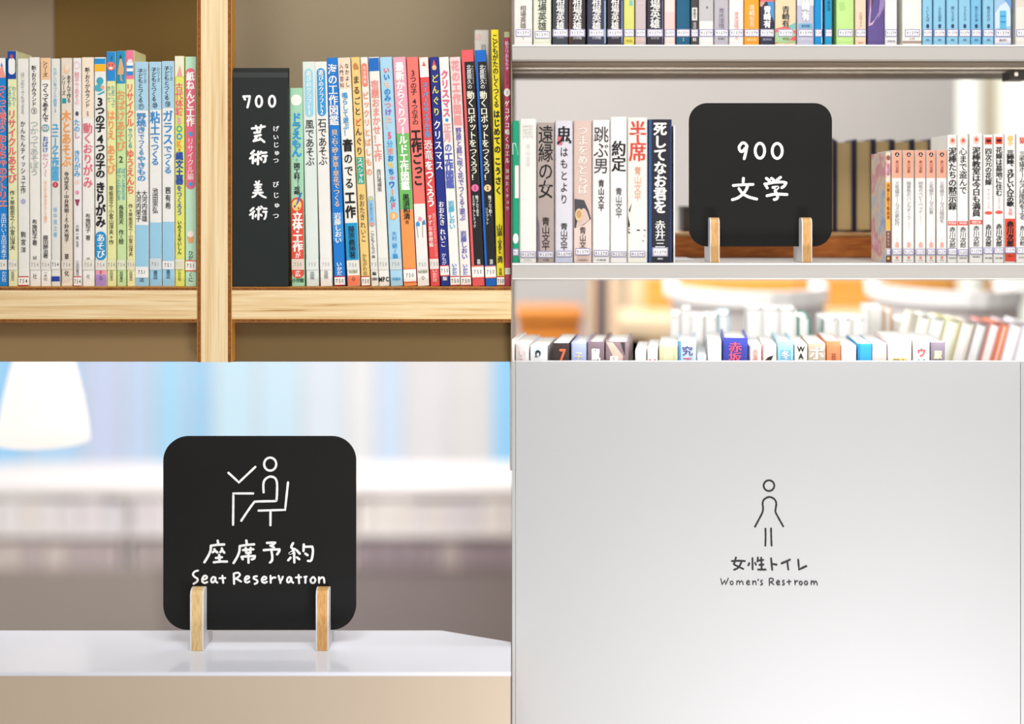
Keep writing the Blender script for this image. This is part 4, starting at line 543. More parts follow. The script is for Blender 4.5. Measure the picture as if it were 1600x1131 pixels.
# ------------------------------------------------------------------ white metal library shelving (upper right)
SHD = 1.367
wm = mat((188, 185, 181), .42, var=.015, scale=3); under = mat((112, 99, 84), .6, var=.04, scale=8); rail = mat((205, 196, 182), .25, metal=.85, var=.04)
lib = empty('library_shelving', (X(1620, 1.5), 1.5, 0), 'white metal library shelving holding novels around the black literature sign', 'shelf')
def lb(nm, x0, x1, y0, y1, z0, z1, m, par=lib):
    ox, oy, oz = lib.location; return box(nm, x0-ox, x1-ox, y0-oy, y1-oy, z0-oz, z1-oz, m, par)
XR = .74
uz1, uz0 = 1.4213, 1.4053
us = lb('shelf', .0003, XR, SHD, SHD+.02, uz0, uz1, wm)
lb('shelf_plate', .0003, XR, SHD+.02, 1.575, uz0+.0005, uz1, under, us)  # shade beneath the white shelf is put into this taupe
lb('edge_highlight', .0003, XR, SHD-.0008, SHD, uz1-.0016, uz1, mat((240, 239, 236), .3, var=.01), us)  # bright line along the edge is a painted highlight
lb('painted_shadow', .0003, XR, SHD+.018, SHD+.024, uz0-.0002, uz0+.0004, mat((60, 52, 46), .7), us)  # solid dark strip, paints in the shade behind the front edge
for yy in (1.446, 1.486): lb('stiffening_rail', .0003, XR, yy, yy+.003, uz0-.0014, uz0+.0004, rail, us)
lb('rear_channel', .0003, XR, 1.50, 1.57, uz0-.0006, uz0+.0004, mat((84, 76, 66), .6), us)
br = lb('bracket', X(1576, 1.48), X(1604, 1.48), 1.476, 1.50, Z(125, 1.48), uz0, mat((52, 46, 42), .5), lib)
lb('bolt', X(1584, 1.475), X(1589, 1.475), 1.472, 1.476, Z(119, 1.475), Z(113, 1.475), rail, br)
mz1 = 1.1835; mz0 = Z(436, SHD)
ms = lb('shelf', .0003, XR, SHD, 1.60, mz0, mz1, wm)
lb('edge_highlight', .0003, XR, SHD-.0008, SHD, mz1-.002, mz1, mat((240, 239, 236), .3, var=.01), ms)  # edge highlight put into a lighter colour
lb('edge_highlight', .0003, XR, SHD-.0008, SHD, mz0, mz0+.0012, mat((236, 234, 230), .35, var=.01), ms)
LZ = .9466
lb('shelf', .0003, XR, 1.416, 1.735, LZ-.02, LZ, wm)
lb('post', XR, XR+.03, 1.38, 1.70, 0, 2.2, wm); lb('post', .0003, .0042, 1.565, 1.60, 0, 2.2, wm)
lb('cross_rail', .001, XR+.02, 1.70, 1.73, LZ-.04, LZ-.0205, wm); lb('cross_rail', .001, XR+.02, 1.57, 1.60, mz0-.012, mz0-.0005, wm)
lb('cross_rail', .001, XR+.02, 1.575, 1.60, 1.62, 1.64, wm)

# wooden riser and bookend on the middle shelf
oak = ramp_mat([(.3, (140, 72, 26)), (.55, (180, 104, 44)), (.75, (200, 124, 60))], 1.0, (40, 60, 420), 4, .5, .4, .3)
rz = Z(363, 1.517)
ri = empty('wooden_riser', (X(1216, 1.517), 1.517, mz1+.0002), 'brown oak riser block on the white shelf behind the black literature sign', 'riser')
x0, x1 = X(1047, 1.517)-ri.location.x, X(1392, 1.517)-ri.location.x
vv, ff = boxg(x0, x1, 0, .078, 0, rz-mz1-.0052, .0012); mesh('body', vv, ff, oak, ri)
vv, ff = boxg(x0, x1, -.0005, .078, rz-mz1-.005, rz-mz1-.0004, .0008); mesh('top_board', vv, ff, ramp_mat([(.3, (168, 122, 76)), (.7, (196, 156, 108))], 1.0, (40, 60, 420), 4, .5, .3), ri)
be = empty('metal_bookend', (X(1053.5, 1.385), 1.385, mz1), 'thin white metal bookend against the black brush-lettered book', 'bookend')
box('upright_plate', -.0009, .0009, 0, .12, .0002, Z(196, 1.385)-mz1, mat((238, 238, 240), .3, var=.01), be)
box('foot_plate', .0009, .03, .04, .12, .0002, .0012, mat((238, 238, 240), .3, var=.01), be)
gb = empty('grey_box', (X(1080, 1.56), 1.56, rz), 'small dark grey box standing on the riser behind the sign edge', 'box')
box('body', X(1067, 1.56)-gb.location.x, X(1100, 1.56)-gb.location.x, 0, .04, .0002, Z(327, 1.56)-rz, mat((70, 68, 66), .6), gb, bev=.001)
box('lid', X(1066, 1.56)-gb.location.x, X(1101, 1.56)-gb.location.x, -.001, .041, Z(327, 1.56)-rz, Z(322, 1.56)-rz, mat((88, 86, 84), .6), gb)

# ------------------------------------------------------------------ signs on plywood feet
board_m = mat((20, 20, 20), .6, var=.12, scale=14, spec=.25)
white_ink = mat((242, 242, 242), .7, var=.02)
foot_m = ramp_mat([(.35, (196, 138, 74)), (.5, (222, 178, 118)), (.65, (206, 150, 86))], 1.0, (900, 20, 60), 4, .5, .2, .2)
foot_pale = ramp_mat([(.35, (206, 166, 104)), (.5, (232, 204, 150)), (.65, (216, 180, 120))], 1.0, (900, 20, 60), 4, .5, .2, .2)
lam = mat((228, 226, 226), .45, var=.02)
def stand_sign(name, label, bx0, bx1, by0, by1, r, feet, fy0, fy1, zbase, mats):
    root = empty(name, (X((bx0+bx1)/2, 1.40), 1.40, zbase), label, 'sign'); ox, oy, oz = root.location
    pr = [(a-ox, c-oz) for a, c in rrect(X(bx0, 1.4), X(bx1, 1.4), Z(by1, 1.4), Z(by0, 1.4), r*1.4/F, 12)]
    extr('board', pr, 'y', 0, .0045, board_m, root)
    z0, z1, zb = .0003, Z(fy0, 1.385)-oz, Z(by1, 1.4)-oz
    for (a, b_), fm in zip(feet, mats):
        fx0, fx1 = X(a, 1.385)-ox, X(b_, 1.385)-ox
        c = .006; fr = -.015
        prof = [(fr, z0), (.026, z0), (.026, zb+.004), (.018, zb+.012), (.0075, zb+.012), (.0050, zb+.010), (.0050, zb-.0004), (-.0002, zb-.0004), (-.0002, z1-.002), (-.003, z1), (fr+c, z1), (fr+c*.3, z1-c*.3), (fr, z1-c)]
        t = (fx1-fx0)*.1
        ft = extr('foot', prof, 'x', fx0+t, fx1-t, fm, root)
        extr('side_laminate', prof, 'x', fx0, fx0+t, lam, ft); extr('side_laminate', prof, 'x', fx1-t, fx1, lam, ft)
    return root
s900 = stand_sign('literature_sign', 'black rounded sign reading 900 above two white characters on the white shelf', 1077, 1300, 161, 385, 28, ((1109.5, 1124.5), (1253, 1269)), 340, 410, mz1, (foot_m, foot_m))
OV = lambda cx, cy, rx, ry: ['C']+ell(cx, cy, rx, ry)
strokes_obj('lettering', [(1135, 210, 10.28, 46, [
  [(330, 190), (300, 145), (250, 140), (205, 200), (215, 255), (250, 275), (300, 225), (330, 185)], [(330, 185), (310, 290), (285, 390)],
  OV(537, 262, 75, 120), OV(815, 265, 80, 120),
  [(272, 705), (268, 765)], [(110, 820), (260, 808), (425, 803)], [(340, 815), (320, 880), (265, 955), (180, 1020), (95, 1048)], [(200, 870), (260, 950), (360, 1005), (485, 1038)],
  [(640, 705), (690, 745)], [(722, 705), (762, 735)], [(868, 690), (812, 730)], [(615, 795), (655, 860)], [(620, 798), (760, 770), (900, 765), (955, 778)], [(955, 780), (930, 825), (888, 855)],
  [(745, 852), (825, 850), (780, 905), (815, 960), (818, 1010), (800, 1038), (765, 1045)], [(650, 985), (780, 960), (970, 965)]])], 1.40, white_ink, s900, .0003)

# ------------------------------------------------------------------ counter with the reservation sign (lower left)
cz = CAMZ-(1017-HY)*1.385/F
fd = (CAMZ-cz)*F/(1050-HY); bd = (CAMZ-cz)*F/(985-HY); sd_ = (CAMZ-cz)*F/(1003-HY)
ctr = empty('counter', (X(400, 1.4), 1.39, 0), 'glossy white counter with beige front beneath the black reservation sign', 'counter')
ox, oy, oz = ctr.location
xa = X(-80, fd); prof = [(xa, fd), (X(798.5, sd_)+.0, fd), (X(798.5, sd_), sd_), (X(690, bd), bd), (xa, bd)]
top_m = mat((230, 235, 248), .14, var=.01, scale=3, spec=.6)
extr('worktop', [(a-ox, c-oy) for a, c in prof], 'z', cz-.004, cz, top_m, ctr)
prof2 = [(xa, fd+.0006), (X(798.5, sd_)-.0006, fd+.0006), (X(798.5, sd_)-.0006, sd_-.001), (X(690, bd), bd-.001), (xa, bd-.001)]
extr('front_panel', [(a-ox, c-oy) for a, c in prof2], 'z', .0, cz-.004, mat((196, 180, 160), .5, var=.03, scale=6), ctr)
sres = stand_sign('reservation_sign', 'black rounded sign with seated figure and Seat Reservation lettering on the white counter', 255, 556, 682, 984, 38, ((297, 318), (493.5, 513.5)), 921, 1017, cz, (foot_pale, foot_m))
strokes_obj('pictogram', [(345, 700, 8.7, 31, [
  OV(672, 217, 82, 88), ['L', (105, 335), (247, 465), (470, 255)], ['L', (440, 615), (172, 615), (168, 1040)],
  [(583, 600), (580, 490), (600, 430), (650, 392), (700, 388), (745, 415), (765, 480), (765, 600), (758, 700), (740, 718), (610, 721), (480, 726), (450, 740), (370, 850), (280, 985)],
  ['L', (915, 465), (875, 838), (515, 848)], ['L', (677, 850), (676, 1046)]])], 1.40, white_ink, sres, .0003)
strokes_obj('lettering', [(310, 840, 8.421, 32, [
  [(255, 38), (262, 85)], [(165, 105), (250, 92), (340, 88)], [(165, 108), (160, 170), (130, 240), (80, 322)], [(212, 150), (212, 172), (190, 190)], [(215, 165), (250, 192)], [(310, 140), (310, 165), (290, 188)], [(312, 160), (342, 195)],
  [(232, 265), (310, 255)], [(275, 225), (280, 310)], [(205, 322), (290, 312), (378, 312)],
  [(632, 35), (640, 85)], [(545, 108), (640, 92), (735, 85)], [(545, 110), (540, 180), (510, 255), (465, 330)], [(590, 160), (725, 150)], [(624, 132), (632, 195)], [(690, 132), (685, 195)], [(632, 198), (690, 195)],
  [(570, 250), (585, 280)], [(570, 248), (660, 240), (745, 238)], [(745, 240), (735, 270), (705, 282)], [(660, 195), (662, 325)],
  [(905, 65), (960, 62), (1012, 62)], [(1012, 62), (960, 105)], [(950, 100), (995, 122)], [(862, 160), (960, 152), (1070, 150)], [(1070, 150), (1062, 180), (1038, 215)], [(965, 175), (975, 250), (968, 300), (945, 322)],
  [(1248, 68), (1225, 120), (1262, 152)], [(1270, 145), (1235, 180), (1200, 205), (1255, 190)], [(1295, 160), (1335, 205)], [(1262, 190), (1265, 320)], [(1215, 258), (1185, 292)], [(1300, 255), (1330, 278)],
  [(1390, 85), (1385, 170)], [(1395, 115), (1500, 112)], [(1500, 112), (1510, 170), (1498, 260), (1480, 298), (1445, 300)], [(1410, 205), (1440, 225)]]),
 (295, 880, 7.2727, 23, [
  [(105, 82), (70, 92), (48, 125), (70, 155), (100, 175), (95, 205), (55, 232)], [(155, 185), (200, 172), (205, 150), (180, 140), (155, 170), (155, 205), (180, 222), (210, 212)],
  [(300, 160), (275, 155), (255, 185), (265, 215), (290, 205), (305, 165)], [(305, 165), (305, 200), (325, 218)], [(383, 140), (392, 220)], [(350, 168), (415, 165)],
  [(512, 120), (516, 232)], [(512, 115), (560, 105), (582, 130), (555, 160), (525, 175)], [(540, 172), (595, 205)], [(640, 185), (680, 170), (685, 150), (660, 145), (640, 170), (642, 205), (665, 215), (690, 205)],
  [(775, 145), (745, 150), (740, 172), (775, 190), (780, 215), (750, 232)], [(832, 190), (875, 178), (880, 158), (855, 150), (832, 175), (835, 205), (860, 220), (888, 208)],
  [(930, 140), (932, 218)], [(935, 180), (960, 160), (985, 160)], ['L', (1022, 140), (1042, 220), (1070, 150)], [(1160, 160), (1135, 155), (1118, 185), (1125, 212), (1150, 205), (1165, 165)], [(1168, 165), (1170, 200), (1188, 218)],
  [(1250, 130), (1255, 222)], [(1218, 158), (1278, 155)], [(1328, 155), (1326, 218)], [(1315, 152), (1340, 148)], ['C', (1410, 155), (1385, 185), (1395, 215), (1425, 218), (1440, 185), (1425, 158)], [(1480, 155), (1482, 218)], [(1485, 180), (1510, 158), (1535, 165), (1542, 218)]])],
 1.40, white_ink, sres, .0003)

# ------------------------------------------------------------------ white partition panel with the restroom pictogram (lower right)
pz = Z(565, 1.40)
part = empty('partition_panel', (.42, 1.40, 0), 'white partition panel printed with women\'s restroom figure and lettering', 'partition')
pm = mat((179, 180, 181), .6, var=.012, scale=5)
box('face_panel', X(806, 1.4)-.42, X(1594, 1.4)-.42, 0, .012, .0, pz, pm, part)
box('edge_trim', .0003-.42, X(805.4, 1.4)-.42, -.0012, .0125, .0, pz, mat((176, 177, 176), .5, var=.012), part)
box('edge_trim', X(1594.6, 1.4)-.42, X(1630, 1.4)-.42, -.0012, .0125, .0, pz, mat((176, 177, 176), .5, var=.012), part)
black_ink = mat((18, 18, 22), .6, var=.05)
strokes_obj('pictogram', [(1100, 730, 5.657, 16, [OV(574, 162, 47, 47), [(450, 525), (485, 460), (515, 400), (522, 360), (518, 320), (530, 285), (575, 262), (620, 280), (638, 315), (634, 360), (632, 395), (660, 450), (700, 522)], [(543, 542), (544, 620), (542, 692)], [(592, 540), (594, 620), (597, 692)]])], 1.40, black_ink, part, .0003)
strokes_obj('lettering', [(1120, 860, 9.697, 27, [
  [(290, 105), (268, 180), (262, 210), (330, 245), (400, 278)], [(375, 165), (350, 225), (310, 270), (262, 290)], [(228, 160), (330, 155), (425, 160)],
  [(492, 190), (478, 225)], [(540, 115), (542, 285)], [(580, 185), (592, 215)], [(622, 105), (615, 165)], [(672, 110), (680, 280)], [(622, 152), (702, 142)], [(645, 218), (705, 212)], [(625, 288), (740, 288)],
  [(822, 118), (838, 290)], [(845, 205), (905, 213)], [(980, 195), (1060, 160), (1108, 138)], [(1068, 175), (1082, 285)], ['L', (1232, 138), (1245, 285), (1355, 235)]]),
 (1120, 860, 9.697, 15, [
  ['L', (60, 425), (80, 515), (120, 450), (135, 515), (175, 420)], OV(225, 490, 22, 26), [(305, 460), (302, 515)], [(305, 480), (330, 460), (345, 470), (345, 512)], [(347, 480), (375, 462), (392, 475), (398, 515)],
  [(455, 492), (490, 480), (490, 462), (470, 455), (452, 480), (458, 510), (480, 518), (500, 508)], [(545, 460), (545, 515)], [(547, 485), (575, 462), (590, 475), (595, 515)], [(632, 435), (622, 455)], [(690, 450), (668, 458), (670, 480), (690, 495), (685, 515), (660, 520)],
  [(795, 430), (795, 525)], [(795, 425), (840, 422), (858, 445), (835, 470), (805, 480)], [(815, 480), (865, 515)], [(905, 492), (945, 480), (945, 460), (925, 455), (905, 480), (910, 510), (930, 518), (952, 510)], [(1020, 452), (998, 460), (1000, 480), (1022, 495), (1015, 515), (992, 520)],
  [(1092, 445), (1095, 515)], [(1062, 475), (1122, 468)], [(1180, 450), (1185, 515)], [(1188, 485), (1205, 462), (1225, 460)], OV(1270, 492, 22, 26), OV(1350, 490, 24, 27), [(1430, 460), (1428, 515)], [(1430, 482), (1455, 462), (1470, 475), (1470, 512)], [(1472, 485), (1498, 465), (1512, 478), (1520, 520)]])],
 1.40, black_ink, part, .0003)

# ------------------------------------------------------------------ books
allc = set('国0123456789げいじゅつび')
def scan(o):
    if isinstance(o, str): allc.update(o)
    elif isinstance(o, (list, tuple)):
        for q in o: scan(q)
scan([LEFT, RIGHT, TOPROW, BLUE_T, MIDLEFT, MIDRIGHT, LOWFRONT, '双葉社まる']); prep_glyphs({c for c in allc if not (c.isascii() and c.islower() and c not in 'oseph')} - {' '})
TB = 1.1561; BD = 1.405
for i, (a, b_, c, d_, y, col, desc, it) in enumerate(LEFT):
    make_book(BD, a, b_, c, d_, y, 446.5, TB, col, it, desc, 'craft books left of the wooden post', dep=.045 if y < 85 else .11, bulge=.0003, name='paperback_book')
for i, (a, b_, c, d_, y, col, desc, it) in enumerate(RIGHT):
    make_book(BD, a, b_, c, d_, y, 446.5, TB, col, it, desc, 'craft books right of the black divider', dep=.07 if y < 80 else .11, bulge=.0003, name='paperback_book')
make_book(1.492, 741.5, 764, 741.5, 764, 47, HY+(CAMZ-TB)*F/1.492, TB, (226, 222, 216), [('bx', 70, 84, (150, 150, 150), 3.5, 3), ('bx', 72, 82, (215, 213, 208), 1.2, 3), ('e', -5, 58, 4, 5, (235, 200, 195))], 'tall white book standing behind the tall blue paperback', 'craft books right of the black divider', dep=.05, name='paperback_book')
# black 700 divider
dv = empty('category_divider', (X(406, 1.397), 1.397, TB), 'tall black divider reading 700 beside the wooden post', 'divider'); ox, oy, oz = dv.location
dm = mat((16, 26, 26), .5, var=.06, scale=10, spec=.4)
prof = [(0, .0002), (0, Z(121, 1.397)-oz), (.0012, Z(113, 1.397)-oz), (.0045, Z(106, 1.397)-oz), (.0075, Z(105, 1.397)-oz), (.009, Z(106, 1.397)-oz), (.009, .0002)]
bd_o = extr('board', prof, 'x', X(363.2, 1.397)-ox, X(450, 1.397)-ox, dm, dv)
box('base_plate', X(364, 1.397)-ox, X(452, 1.397)-ox, .0092, .09, .0001, .0014, dm, dv)
strokes_obj('lettering', [(370, 140, 9.05, 33, [
  [(95, 97), (118, 140)], [(95, 97), (185, 95)], [(185, 97), (170, 180), (152, 250)], OV(314, 167, 42, 75), OV(500, 165, 42, 75),
  [(215, 550), (310, 538), (395, 522)], [(272, 515), (290, 575)], [(345, 505), (335, 570)], [(250, 610), (330, 600)], [(258, 660), (340, 642)], [(295, 655), (240, 728)], [(240, 728), (345, 700)], [(330, 690), (390, 740)],
  [(245, 865), (205, 905)], [(250, 915), (190, 975)], [(232, 955), (228, 1040)], [(270, 920), (330, 908)], [(305, 880), (300, 1055)], [(272, 985), (262, 1010)], [(335, 965), (352, 992)], [(345, 880), (360, 895)], [(375, 895), (420, 890)], [(365, 940), (425, 938)], [(408, 945), (405, 1010), (385, 1025)]]),
 (370, 260, 12.56, 40, [
  [(375, 300), (395, 330)], [(440, 290), (420, 330)], [(350, 362), (485, 355)], [(370, 412), (465, 405)], [(355, 470), (480, 458)], [(325, 518), (510, 512)], [(415, 340), (410, 510)], [(400, 520), (360, 575), (310, 600)], [(435, 530), (500, 580), (570, 610)],
  [(330, 815), (270, 870)], [(345, 880), (260, 950)], [(320, 900), (315, 1020)], [(395, 840), (470, 835)], [(432, 800), (425, 1035)], [(380, 950), (368, 985)], [(470, 945), (490, 965)], [(480, 785), (500, 805)], [(530, 828), (585, 828)], [(520, 890), (590, 888)], [(575, 890), (570, 980), (545, 1030)]])],
 1.397, white_ink, dv, .0003)
V = []; Fc = []; S7 = 1.397/F
for ch, px, py, sz in (('げ', 431.3, 200.4, 9.5), ('い', 431.2, 213.5, 9), ('じ', 431.5, 225.6, 9.5), ('ゅ', 432, 238.3, 9.5), ('つ', 431.3, 249.9, 9.5), ('び', 430.9, 287.5, 10), ('じ', 431.5, 304.2, 10), ('ゅ', 432, 320.1, 10), ('つ', 431.3, 336.4, 10)):
    put(ch, px-406, py, sz, sz, V, Fc, lambda x: -.0004, 1, S7, 446.9, False)
mesh('ruby_lettering', V, Fc, white_ink, dv)

# top row
for i, (a, b_, col, desc, it, lb_, yb) in enumerate(TOPROW):
    if isinstance(it, int):
        it = [('t', 'ぷ', 0, 5, 6, (60, 90, 130)), ('t', BLUE_T[it], 9, 33, 5, (70, 100, 140)), ('e', 0, 40, 2.4, 3.4, (50, 70, 110)), ('h', '講談', 60, 63, 6, (60, 90, 130))]
    it = list(it)
    if lb_: it.append(('l', 45, 56.5, lb_, 'pur'))
    hard = 'hardcover' in desc
    make_book(1.3705, a, b_, a, b_, -70-(i*37 % 23), yb+2.5, uz1+.0002, col, it, desc, 'novels on the top white shelf', dep=.09, bulge=.0011 if hard else .0003, hard=False, name='hardcover_book' if hard else 'paperback_book')
# middle row
for (a, b_, y, yb, col, desc, it) in MIDLEFT:
    lean = 0
    make_book(1.378, a, b_, a, b_, y, 411.5, mz1+.0002, col, it, desc, 'novels left of the literature sign', dep=.10, bulge=.0012, hard='hardcover' in desc, name='hardcover_book' if 'hardcover' in desc else 'paperback_book')
pastel = ramp_mat([(.25, (120, 140, 190)), (.4, (190, 205, 225)), (.5, (235, 215, 190)), (.6, (225, 150, 165)), (.75, (240, 225, 230))], 34, (1, 1, 1), 3, .4)
for k, (a, b_, y, yb, col, desc, it) in enumerate(MIDRIGHT):
    if desc == 'salmon-topped white paperback': desc = 'salmon-topped white paperback, '+ORD[k-1]+' of the five alike'
    make_book(1.378, a, b_, a, b_, y, 411.5, mz1+.0002, col, it, desc, 'paperbacks right of the literature sign', dep=.055, bulge=.0003, covermat=pastel if k == 0 else None, name='paperback_book')
    if k == 0:
        pass
# old volumes turned fore-edge out on the riser
oldd = ['leftmost, half hidden by the sign', 'just right of the sign', 'third from the sign', 'behind the pastel cover', 'behind the salmon tops', 'rightmost under the tall novels']
for k, (a, b_, y) in enumerate(((1276, 1304.5, 217), (1305, 1334.5, 220), (1335.5, 1364.5, 218), (1365.5, 1394, 218), (1395, 1425, 219), (1426, 1454.5, 218))):
    r_ = make_book(1.54+.05, a*1.54/1.59+HX*(1-1.54/1.59), b_*1.54/1.59+HX*(1-1.54/1.59), a*1.54/1.59+HX*(1-1.54/1.59), b_*1.54/1.59+HX*(1-1.54/1.59),
                   HY+(y-HY)*1.54/1.59, HY+(363-HY)*1.54/1.59, rz+.0002, (44, 44, 66), [], 'old navy volume with brown page edges, '+oldd[k], 'old volumes on the riser', dep=.05, hard=True, yaw=math.pi, pagecol=(196, 170, 122), name='old_volume')
YAW = -math.radians(8)   # the lower-shelf books stand turned a little towards the right
# lower shelf, front row (spines) and back row (page edges)
for (a, b_, y, col, desc, it) in LOWFRONT:
    make_book(1.42, a, b_, a, b_, y, 735, LZ+.0002, col, it, desc, 'novels in the front row of the lower shelf', dep=.105, bulge=.0010, yaw=YAW, name='hardcover_book', pagecol=(246, 245, 242), hard=(a in (892, 917, 945, 1060, 1129, 1214.5)))
def back_book(a, b_, y, d, col, desc, lean=0, grp='turned books in the back row of the lower shelf', dep=.1):
    k = d/(d+dep); cv = lambda p, c: c+(p-c)*k
    yb = HY+(CAMZ-LZ)*F/d; sh = math.tan(lean)*(yb-y); q = dep*math.sin(-YAW)*F/(d+dep)
    make_book(d+dep, cv(a, HX)+q, cv(b_, HX)+q, cv(a-sh, HX)+q, cv(b_-sh, HX)+q, cv(y, HY), cv(yb, HY), LZ+.0002, col, [], desc, grp, dep=dep, hard=True, yaw=math.pi+YAW, pagecol=(247, 246, 244), name='hardcover_book')
for (a, b_, y), ds in zip(LOWBACK, LOWBACK_D):
    back_book(a, b_, y, 1.55 if a < 1350 else 1.64, (40, 140, 125) if 'teal' in ds else (214, 170, 140) if 'rust' in ds else (180, 210, 220) if 'blue' in ds else (234, 233, 231), ds+' book showing white page edges behind the front row', dep=.07 if y < 490 or a > 1350 else .1)
for (a, b_, y, col), ds in zip(LOWLEAN, LOWLEAN_D):
    back_book(a, b_, y, 1.537, col, ds+' book leaning right with pages outward', math.radians(14.5), 'leaning books at the right of the lower shelf')

# ------------------------------------------------------------------ far reading room, out of focus
# pendant lamp
ld = 1.80
lamp = empty('pendant_lamp', (X(68, ld), ld, Z(690, ld)), 'glowing white dome pendant lamp hanging at the left before the windows', 'lamp')
s = ld/F
shade = [(67*s, 0), (69*s, 2*s), (66*s, 30*s), (59*s, 70*s), (50*s, 110*s), (38*s, 150*s), (20*s, 185*s), (8*s, 200*s)]
lathe('shade', shade+[(p[0]-.001, p[1]) for p in reversed(shade)], mat((251, 243, 236), .5, emit=.92, var=.01), lamp)
lathe('cord', [(.003, 198*s), (.003, 2.7-lamp.location.z)], mat((225, 222, 218), .6), lamp, 10)
lathe('bulb', [(.0005, 40*s), (.014, 48*s), (.02, 62*s), (.014, 80*s), (.01, 100*s)], mat((255, 244, 225), .4, emit=3), lamp, 16)
# low bookshelf under the windows
bd3 = 3.0
lob = empty('low_bookshelf', (X(400, bd3), bd3, 0), 'long low white bookshelf beneath the bright windows', 'shelf'); ox, oy, oz = lob.location
def lw(nm, p0, p1, y0, y1, z0, z1, m): return box(nm, X(p0, bd3)-ox, X(p1, bd3)-ox, y0, y1, z0, z1, m, lob)
lwm = mat((238, 234, 234), .6, var=.02, scale=3)
zt1 = Z(762, bd3); zm = Z(836, bd3); zb1 = Z(890, bd3)
lw('top_board', -80, 840, 0, .3, zt1-.02, zt1, lwm)
lw('middle_shelf', -80, 840, 0, .3, zm-.006, zm+.006, lwm)
lw('base_panel', -80, 250, 0, .3, 0, zb1, mat((162, 154, 148), .7, var=.03, scale=4)); lw('base_panel', 250, 840, .01, .3, 0, zb1, mat((148, 140, 140), .7, var=.03, scale=4))
for p in (-80, 195, 548, 836): lw('upright', p, p+4, 0, .3, zb1, zt1-.02, lwm)
lw('back_board', -80, 840, .28, .3, zb1, zt1-.02, mat((200, 194, 196), .7, var=.02))
def far_book(tier, p0, p1, zb_, h, col, k):
    o = empty('far_book', ((X(p0, bd3)+X(p1, bd3))/2, bd3+.006, zb_+.0005), ('pale' if tier else 'grey')+' blurred book, '+ORD[k]+' from the left on the '+('upper' if tier else 'lower')+' tier under the windows', 'book',
              'blurred books on the upper tier' if tier else 'blurred books on the lower tier')
    hw = (X(p1, bd3)-X(p0, bd3))/2-.001
    extr('cover', [(-hw, .16), (-hw, 0), (-hw*.6, -.003), (hw*.6, -.003), (hw, 0), (hw, .16), (hw-.002, .16), (hw-.002, .003), (-hw+.002, .003), (-hw+.002, .16)], 'z', 0, h, mat(col, .7, var=.03), o)
    box('page_block', -hw+.0022, hw-.0022, .0032, .155, .002, h-.002, mat((240, 236, 230), .8), o)
rr = random.Random(5)
for t in (1, 0):
    p = -60; k = 0
    while p < 796:
        wd = rr.uniform(24, 36)
        if any(p < q+5 and p+wd > q-1 for q in (195, 548)): p += 6; continue
        h = rr.uniform(.07, .08) if t else rr.uniform(.06, .068)
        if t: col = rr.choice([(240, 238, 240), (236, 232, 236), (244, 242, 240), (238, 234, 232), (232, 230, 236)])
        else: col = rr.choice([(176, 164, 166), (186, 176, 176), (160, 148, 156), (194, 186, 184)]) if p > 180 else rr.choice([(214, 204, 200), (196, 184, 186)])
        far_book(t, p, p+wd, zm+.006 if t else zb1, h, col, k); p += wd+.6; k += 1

# furniture seen between the white shelves
cab = empty('oak_cabinet', (X(1200, 2.7), 2.7, 0), 'wide honey oak cabinet with panelled front at the back of the room', 'cabinet'); ox, oy, oz = cab.location
oakp = ramp_mat([(.35, (206, 142, 60)), (.65, (222, 160, 78))], 3, (1, 1, 8), 3, .5)
oakd = ramp_mat([(.35, (176, 104, 34)), (.65, (196, 122, 46))], 3, (1, 1, 8), 3, .5)
cream = mat((222, 200, 166), .6, var=.03, scale=4)
ctz = Z(425, 2.7)
box('carcass', X(985, 2.7)-ox, X(1680, 2.7)-ox, .02, .4, 0, ctz, cream, cab)
for (a, b_) in ((1008, 1130), (1134, 1250), (1255, 1362), (1382, 1490), (1495, 1590), (1595, 1680)):
    box('door', X(a, 2.7)-ox, X(b_, 2.7)-ox, 0, .02, Z(560, 2.7), ctz-.01, oakp, cab)
tab = empty('reading_table', (X(1060, 2.4), 2.4, 0), 'cream-topped oak reading table behind the lower book row', 'table'); ox, oy, oz = tab.location
ttz = Z(502, 2.4); zf = ttz
prof = [(X(968, 2.4)-ox, 0), (X(1450, 2.4)-ox, 0), (X(1450, 2.4)-ox, .27), (X(985, 2.4)-ox, .27)]
extr('tabletop', prof, 'z', ttz-.03, ttz, cream, tab)
box('apron', X(978, 2.4)-ox, X(1440, 2.4)-ox, .02, .04, ttz-.09, ttz-.031, mat((232, 200, 150), .6), tab)
for (a, b_) in ((.02, .02), (.02, .21), (.60, .02), (.60, .21)):
    box('leg', X(978, 2.4)-ox+a-.02, X(978, 2.4)-ox+a+.02, b_, b_+.04, 0, ttz-.03, oakd, tab)
side = empty('oak_bench', (X(855, 2.4), 2.4, 0), 'darker oak bench with thick top at the left behind the lower book row', 'bench'); ox, oy, oz = side.location
box('seat', X(806, 2.4)-ox, X(912, 2.4)-ox, 0, .2, Z(500, 2.4), Z(487, 2.4), oakd, side)
box('front_board', X(809, 2.4)-ox, X(908, 2.4)-ox, .01, .03, 0, Z(500, 2.4), oakd, side); box('front_board', X(809, 2.4)-ox, X(908, 2.4)-ox,   .17, .19, 0, Z(500, 2.4), oakd, side)
pl = empty('partition_post', (X(938, 2.3), 2.3, 0), 'dark slate post flanked by tan strips behind the lower book row', 'post'); ox, oy, oz = pl.location
box('core', X(931, 2.3)-ox, X(944, 2.3)-ox, 0, .03, 0, 1.3, mat((84, 74, 82), .6), pl)
box('edge_strip', X(923, 2.3)-ox, X(931, 2.3)-ox, .004, .03, 0, 1.3, mat((206, 168, 124), .6), pl); box('edge_strip', X(950, 2.3)-ox, X(968, 2.3)-ox, .004, .03, 0, 1.3, mat((204, 176, 146), .6), pl)
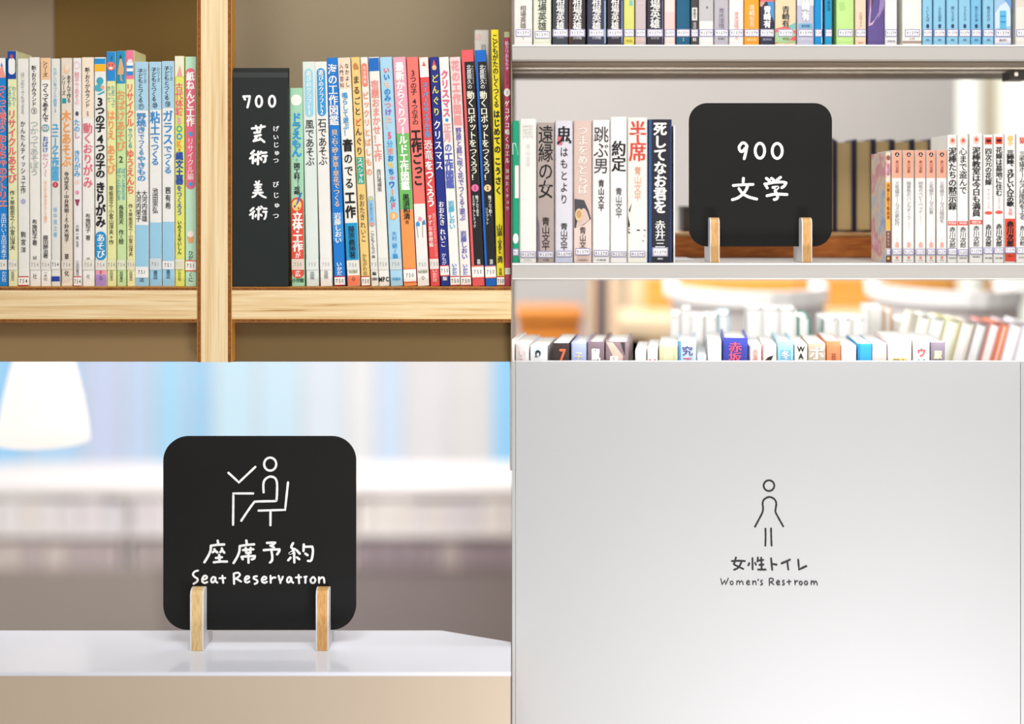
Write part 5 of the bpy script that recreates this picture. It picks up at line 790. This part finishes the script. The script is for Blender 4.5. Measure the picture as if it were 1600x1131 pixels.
box('backing', X(923, 2.3)-ox, X(968, 2.3)-ox, .03, .04, 0, 1.3, mat((190, 186, 184), .6), pl)
def chair(pa, pb, d, label):
    xc = (X(pa, d)+X(pb, d))/2; hw = (X(pb, d)-X(pa, d))/2
    o = empty('shell_chair', (xc, d, 0), label, 'chair', 'white shell chairs at the reading tables')
    wsh = mat((236, 236, 236), .4, var=.01); gsh = mat((196, 190, 190), .6, var=.03)
    z1, z0 = Z(456, d), Z(481, d); n = 14
    def band(nm, r0, r1, za, zb_, m, dip=0):
        v = []; f = []
        for i in range(n+1):
            a = math.pi*(i/n); cx, cy = -math.cos(a)*hw, .22-math.sin(a)*.22
            dz = dip*(math.sin(a))**2
            for (k, z) in ((r0, za), (r0, zb_+dz), (r1, zb_+dz), (r1, za)): v.append((cx*k, (cy-.22)*k+.22, z))
        for i in range(n):
            for k in range(4): f.append((i*4+k, (i+1)*4+k, (i+1)*4+(k+1) % 4, i*4+(k+1) % 4))
        f += [(0, 1, 2, 3), (4*n+3, 4*n+2, 4*n+1, 4*n)]
        return mesh(nm, v, f, m, o)
    band('armrest_band', 1, .94, z1, z0, wsh, .0); band('back_shell', .96, .93, z0, .42, gsh, 0)
    lathe('seat', [(.001, .44), (hw*.8, .44), (hw*.86, .425), (hw*.8, .41), (.001, .41)], gsh, o, 24, 0, .22)
    for sx in (-1, 1):
        for yy in (.06, .38):
            v, f = tubeg([(sx*hw*.55, .22+(yy-.22)*.6, .412), (sx*hw*.8, yy, 0)], .012); mesh('leg', v, f, wsh, o)
    v, f = tubeg([(-hw*.95, .24, z1+.03), (-hw*.5, .3, z1+.045), (0, .32, z1+.05), (hw*.5, .3, z1+.045), (hw*.95, .24, z1+.03)], .013); mesh('far_rail', v, f, wsh, o)
    for sx in (-1, 1):
        v, f = tubeg([(sx*hw*.95, .24, z1+.03), (sx*hw*.95, .22, z1-.02)], .012); mesh('rail_post', v, f, wsh, o)
chair(1072, 1340, 1.9, 'white rounded shell chair left of the pair behind the book rows')
chair(1425, 1660, 1.9, 'white rounded shell chair right of the pair behind the book rows')
# pale columns at the far right
for a, b_, c, lab in ((1498, 1536, (236, 240, 232), 'slim bright white column behind the right-hand novels'), (1560, 1650, (230, 234, 222), 'broad pale column at the right edge behind the novels')):
    o = empty('column', ((X(a, 2.5)+X(b_, 2.5))/2, 2.5, 0), lab, 'column')
    hw = (X(b_, 2.5)-X(a, 2.5))/2
    lathe('shaft', [(hw, .08), (hw, 2.6)], mat(c, .6, var=.02), o, 32); lathe('base_ring', [(hw+.01, 0), (hw+.01, .08), (hw, .085)], mat((206, 204, 198), .6), o, 32)
    lathe('cap_ring', [(hw, 2.595), (hw+.012, 2.6), (hw+.012, 2.699)], mat((206, 204, 198), .6), o, 32)
tp = empty('wall_panel', (X(1548, 2.75), 2.72, 0), 'tall taupe panel between the pale columns', 'panel')
box('face', -.06, .10, 0, .02, 0, 2.69, mat((196, 184, 162), .7), tp); box('edge', .10, .105, -.004, .02, 0, 2.69, mat((212, 204, 188), .7), tp)
